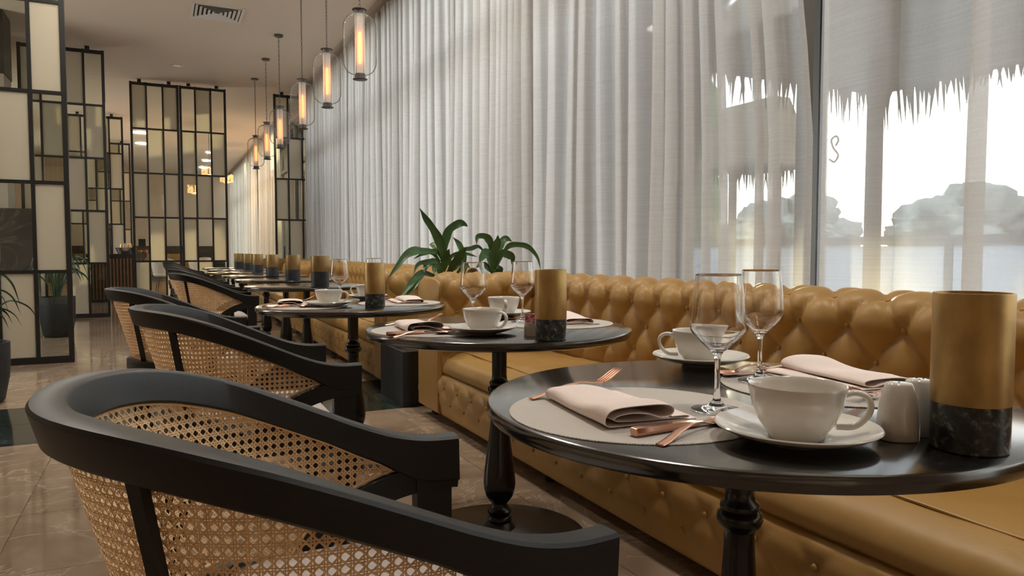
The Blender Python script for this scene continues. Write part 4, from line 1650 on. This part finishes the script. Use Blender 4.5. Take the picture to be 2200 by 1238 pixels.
for k in range(5):
    o = MB().lathe([(0, .004), (.025, 0), (.042, .025), (.044, .045), (.034, .068), (.012, .074), (0, .068)], 16).build('apple', M['apple'], None, 80, (-.37+.10*(k % 2), 16.28+.10*(k//2), .951))
    tag(o, 'red apple on the end of the service counter', 'apple', 'red apples on the counter')
t_ = thing('menu_board', 'black board standing at the back of the service counter', 'board', (-.40, 16.62, .951))
MB().chbox(0, .13, 0, .03, 0, .30, .004).build('board_face', M['steel_black'], t_, 0)

# ------------------------------------------------------------------ further room
t_ = thing('banquette', 'long yellow banquette against the dark dado of the end wall', 'sofa', (-4.2, 30.0, 0))
MB().chbox(0, 5.4, .0, .62, .12, .44, .04).build('seat', M['leather'], t_, 40)
gg, bb = sheet([(.55, .42), (.54, .55), (.54, .70), (.55, .82), (.60, .88), (.68, .88), (.72, .80)], 0, 5.4, .06, lambda u, d, z: (u, d+.1, z), .24, .14, .03, .70, lambda v: max(0, min(1, (v+.25)/.06)), .04)
gg.f = [tuple(reversed(f_)) for f_ in gg.f]
gg.build('back', M['leather'], t_, 180)
MB().box(.1, 5.3, .05, .6, 0, .12).build('plinth', M['dark_wood'], t_, 0)


def shell_chair(label, loc, rz):
    t_ = thing('shell_chair', label, 'chair', loc, rz, 'white round-backed chairs in the further room')
    P_ = []
    for i in range(15):
        a = PI*(-.62+1.24*i/14)
        row = []
        for j in range(9):
            v = j/8
            zz = .42+.42*v*(1-.35*(abs(i-7)/7)**2)
            r_ = .22+.07*v
            row.append((-r_*math.cos(a), r_*math.sin(a), zz))
        P_.append(row)
    inner = [[(x*.9, y*.9, z) for x, y, z in r_] for r_ in P_]
    MB().loft([r_+list(reversed(q)) for r_, q in zip(P_, inner)]).build('shell_back', M['white_shell'], t_, 60)
    MB().lathe([(0, .38), (.20, .38), (.23, .42), (.22, .46), (0, .47)], 28).build('seat', M['white_shell'], t_, 50)
    for k in range(4):
        a = PI/4+PI/2*k
        MB().tube([(.14*math.cos(a), .14*math.sin(a), .39), (.22*math.cos(a), .22*math.sin(a), 0)], [.014, .009], 8).build('leg', M['steel_black'], t_)
    return t_


shell_chair('white round-backed chair seen low through the far left screen panel', (-1.15, 22.0, 0), R(100))
shell_chair('white round-backed chair seen through the third bay of the far screens', (.05, 20.0, 0), R(80))
shell_chair('white round-backed chair seen at the foot of the right far screen panel', (.95, 21.4, 0), R(120))
for i, (x, y, nm) in enumerate(((-.75, 24.2, 'left of the far screens'), (.85, 23.6, 'behind the right far screen panel'))):
    t_ = thing('side_table', 'small dark pedestal table in the further room, %s' % nm, 'table', (x, y, 0), 0, 'small tables of the further room')
    MB().lathe([(0, .72), (.34, .72), (.35, .73), (.35, .745), (0, .745)], 40).build('tabletop', M['table_black'], t_)
    MB().lathe([(.18, 0), (.18, .02), (.03, .04), (.025, .72), (0, .72)], 20).build('pedestal', M['cast_iron'], t_)

chand0 = None
rods = []
for i, (px, py, y, lab) in enumerate(((450, 367, 19.2, 'glowing petal chandelier, upper of the pair through the far right panel'), (419, 407, 21.0, 'glowing petal chandelier, lower left of the pair through the far screens'),
                                      (487, 384, 22.3, 'petal chandelier beyond the last bay of the far right panel'))):
    r_ = ray(px, py)
    p = Vector((0, 0, CAM_Z))+r_*(y/r_.y)
    if chand0 is None:
        t_ = thing('petal_chandelier', lab, 'chandelier', p, 0, 'petal chandeliers of the further room')
        m_ = MB()
        rr = random.Random(4)
        for k in range(70):
            a, v = rr.uniform(0, 6.28), rr.uniform(-1, 1)
            c_ = Vector((.17*math.cos(a), .17*math.sin(a), .10*v))
            s_ = rr.uniform(.030, .048)
            n1 = Vector((math.cos(a), math.sin(a), rr.uniform(-.6, .6))).normalized()
            t1 = n1.cross(Vector((0, 0, 1))).normalized()
            t2 = n1.cross(t1)
            ring = [c_+t1*s_*math.cos(2*PI*j/6)+t2*s_*math.sin(2*PI*j/6) for j in range(6)]
            m_.add(ring+[c_+n1*.012, c_-n1*.006], [(j, (j+1) % 6, 6) for j in range(6)]+[((j+1) % 6, j, 7) for j in range(6)])
        m_.build('petal_shade', M['petal_glow'], t_, 0)['kind'] = 'stuff'
        MB().lathe([(0, -.10), (.165, -.10), (.165, -.092), (.14, -.092), (.14, .1), (0, .1)], 24).build('inner_drum', M['brass'], t_)
        chand0 = t_
    else:
        t_ = dup(chand0, p, 0, lab)
    rods.append((t_, p))
    pl_ = bpy.data.lights.new('chandelier_light', 'POINT')
    pl_.energy = 40
    pl_.color = (1, .65, .35)
    pl_.shadow_soft_size = .15
    po = bpy.data.objects.new('chandelier_light', pl_)
    COL.objects.link(po)
    po.location = p+Vector((0, 0, -.25))

for t_, p in rods:
    MB().tube([(0, 0, .02), (0, 0, CEIL-p.z)], .006, 8).build('suspension_rod', M['bronze'], t_)

# ------------------------------------------------------------------ fill lights added to the ceiling to brighten the room (outside the frame)
for k, (x, y) in enumerate(((1.5, .5), (1.5, 2.7), (1.5, 4.9), (-.4, 6.1), (-.4, 8.2))):
    t_ = thing('fill_downlight', 'added fill downlight above the seats, %s' % ['over the nearest table', 'over the second table', 'over the planter gap', 'in front of the nearest screen', 'past the nearest screen'][k], 'downlight', (x, y, CEIL), 0, 'added fill downlights over the seats')
    MB().lathe([(.20, 0), (.20, -.004), (.235, -.008), (.245, -.004), (.245, 0)], 32, closed=True).build('trim_ring', M['white_metal'], t_)
    al = bpy.data.lights.new('fill_light', 'AREA')
    al.shape = 'DISK'
    al.size = .38
    al.energy = 27 if x > 0 else 36
    al.color = (1, .93, .82)
    ao = bpy.data.objects.new('fill_light', al)
    COL.objects.link(ao)
    ao.location = (x, y, CEIL-.012)
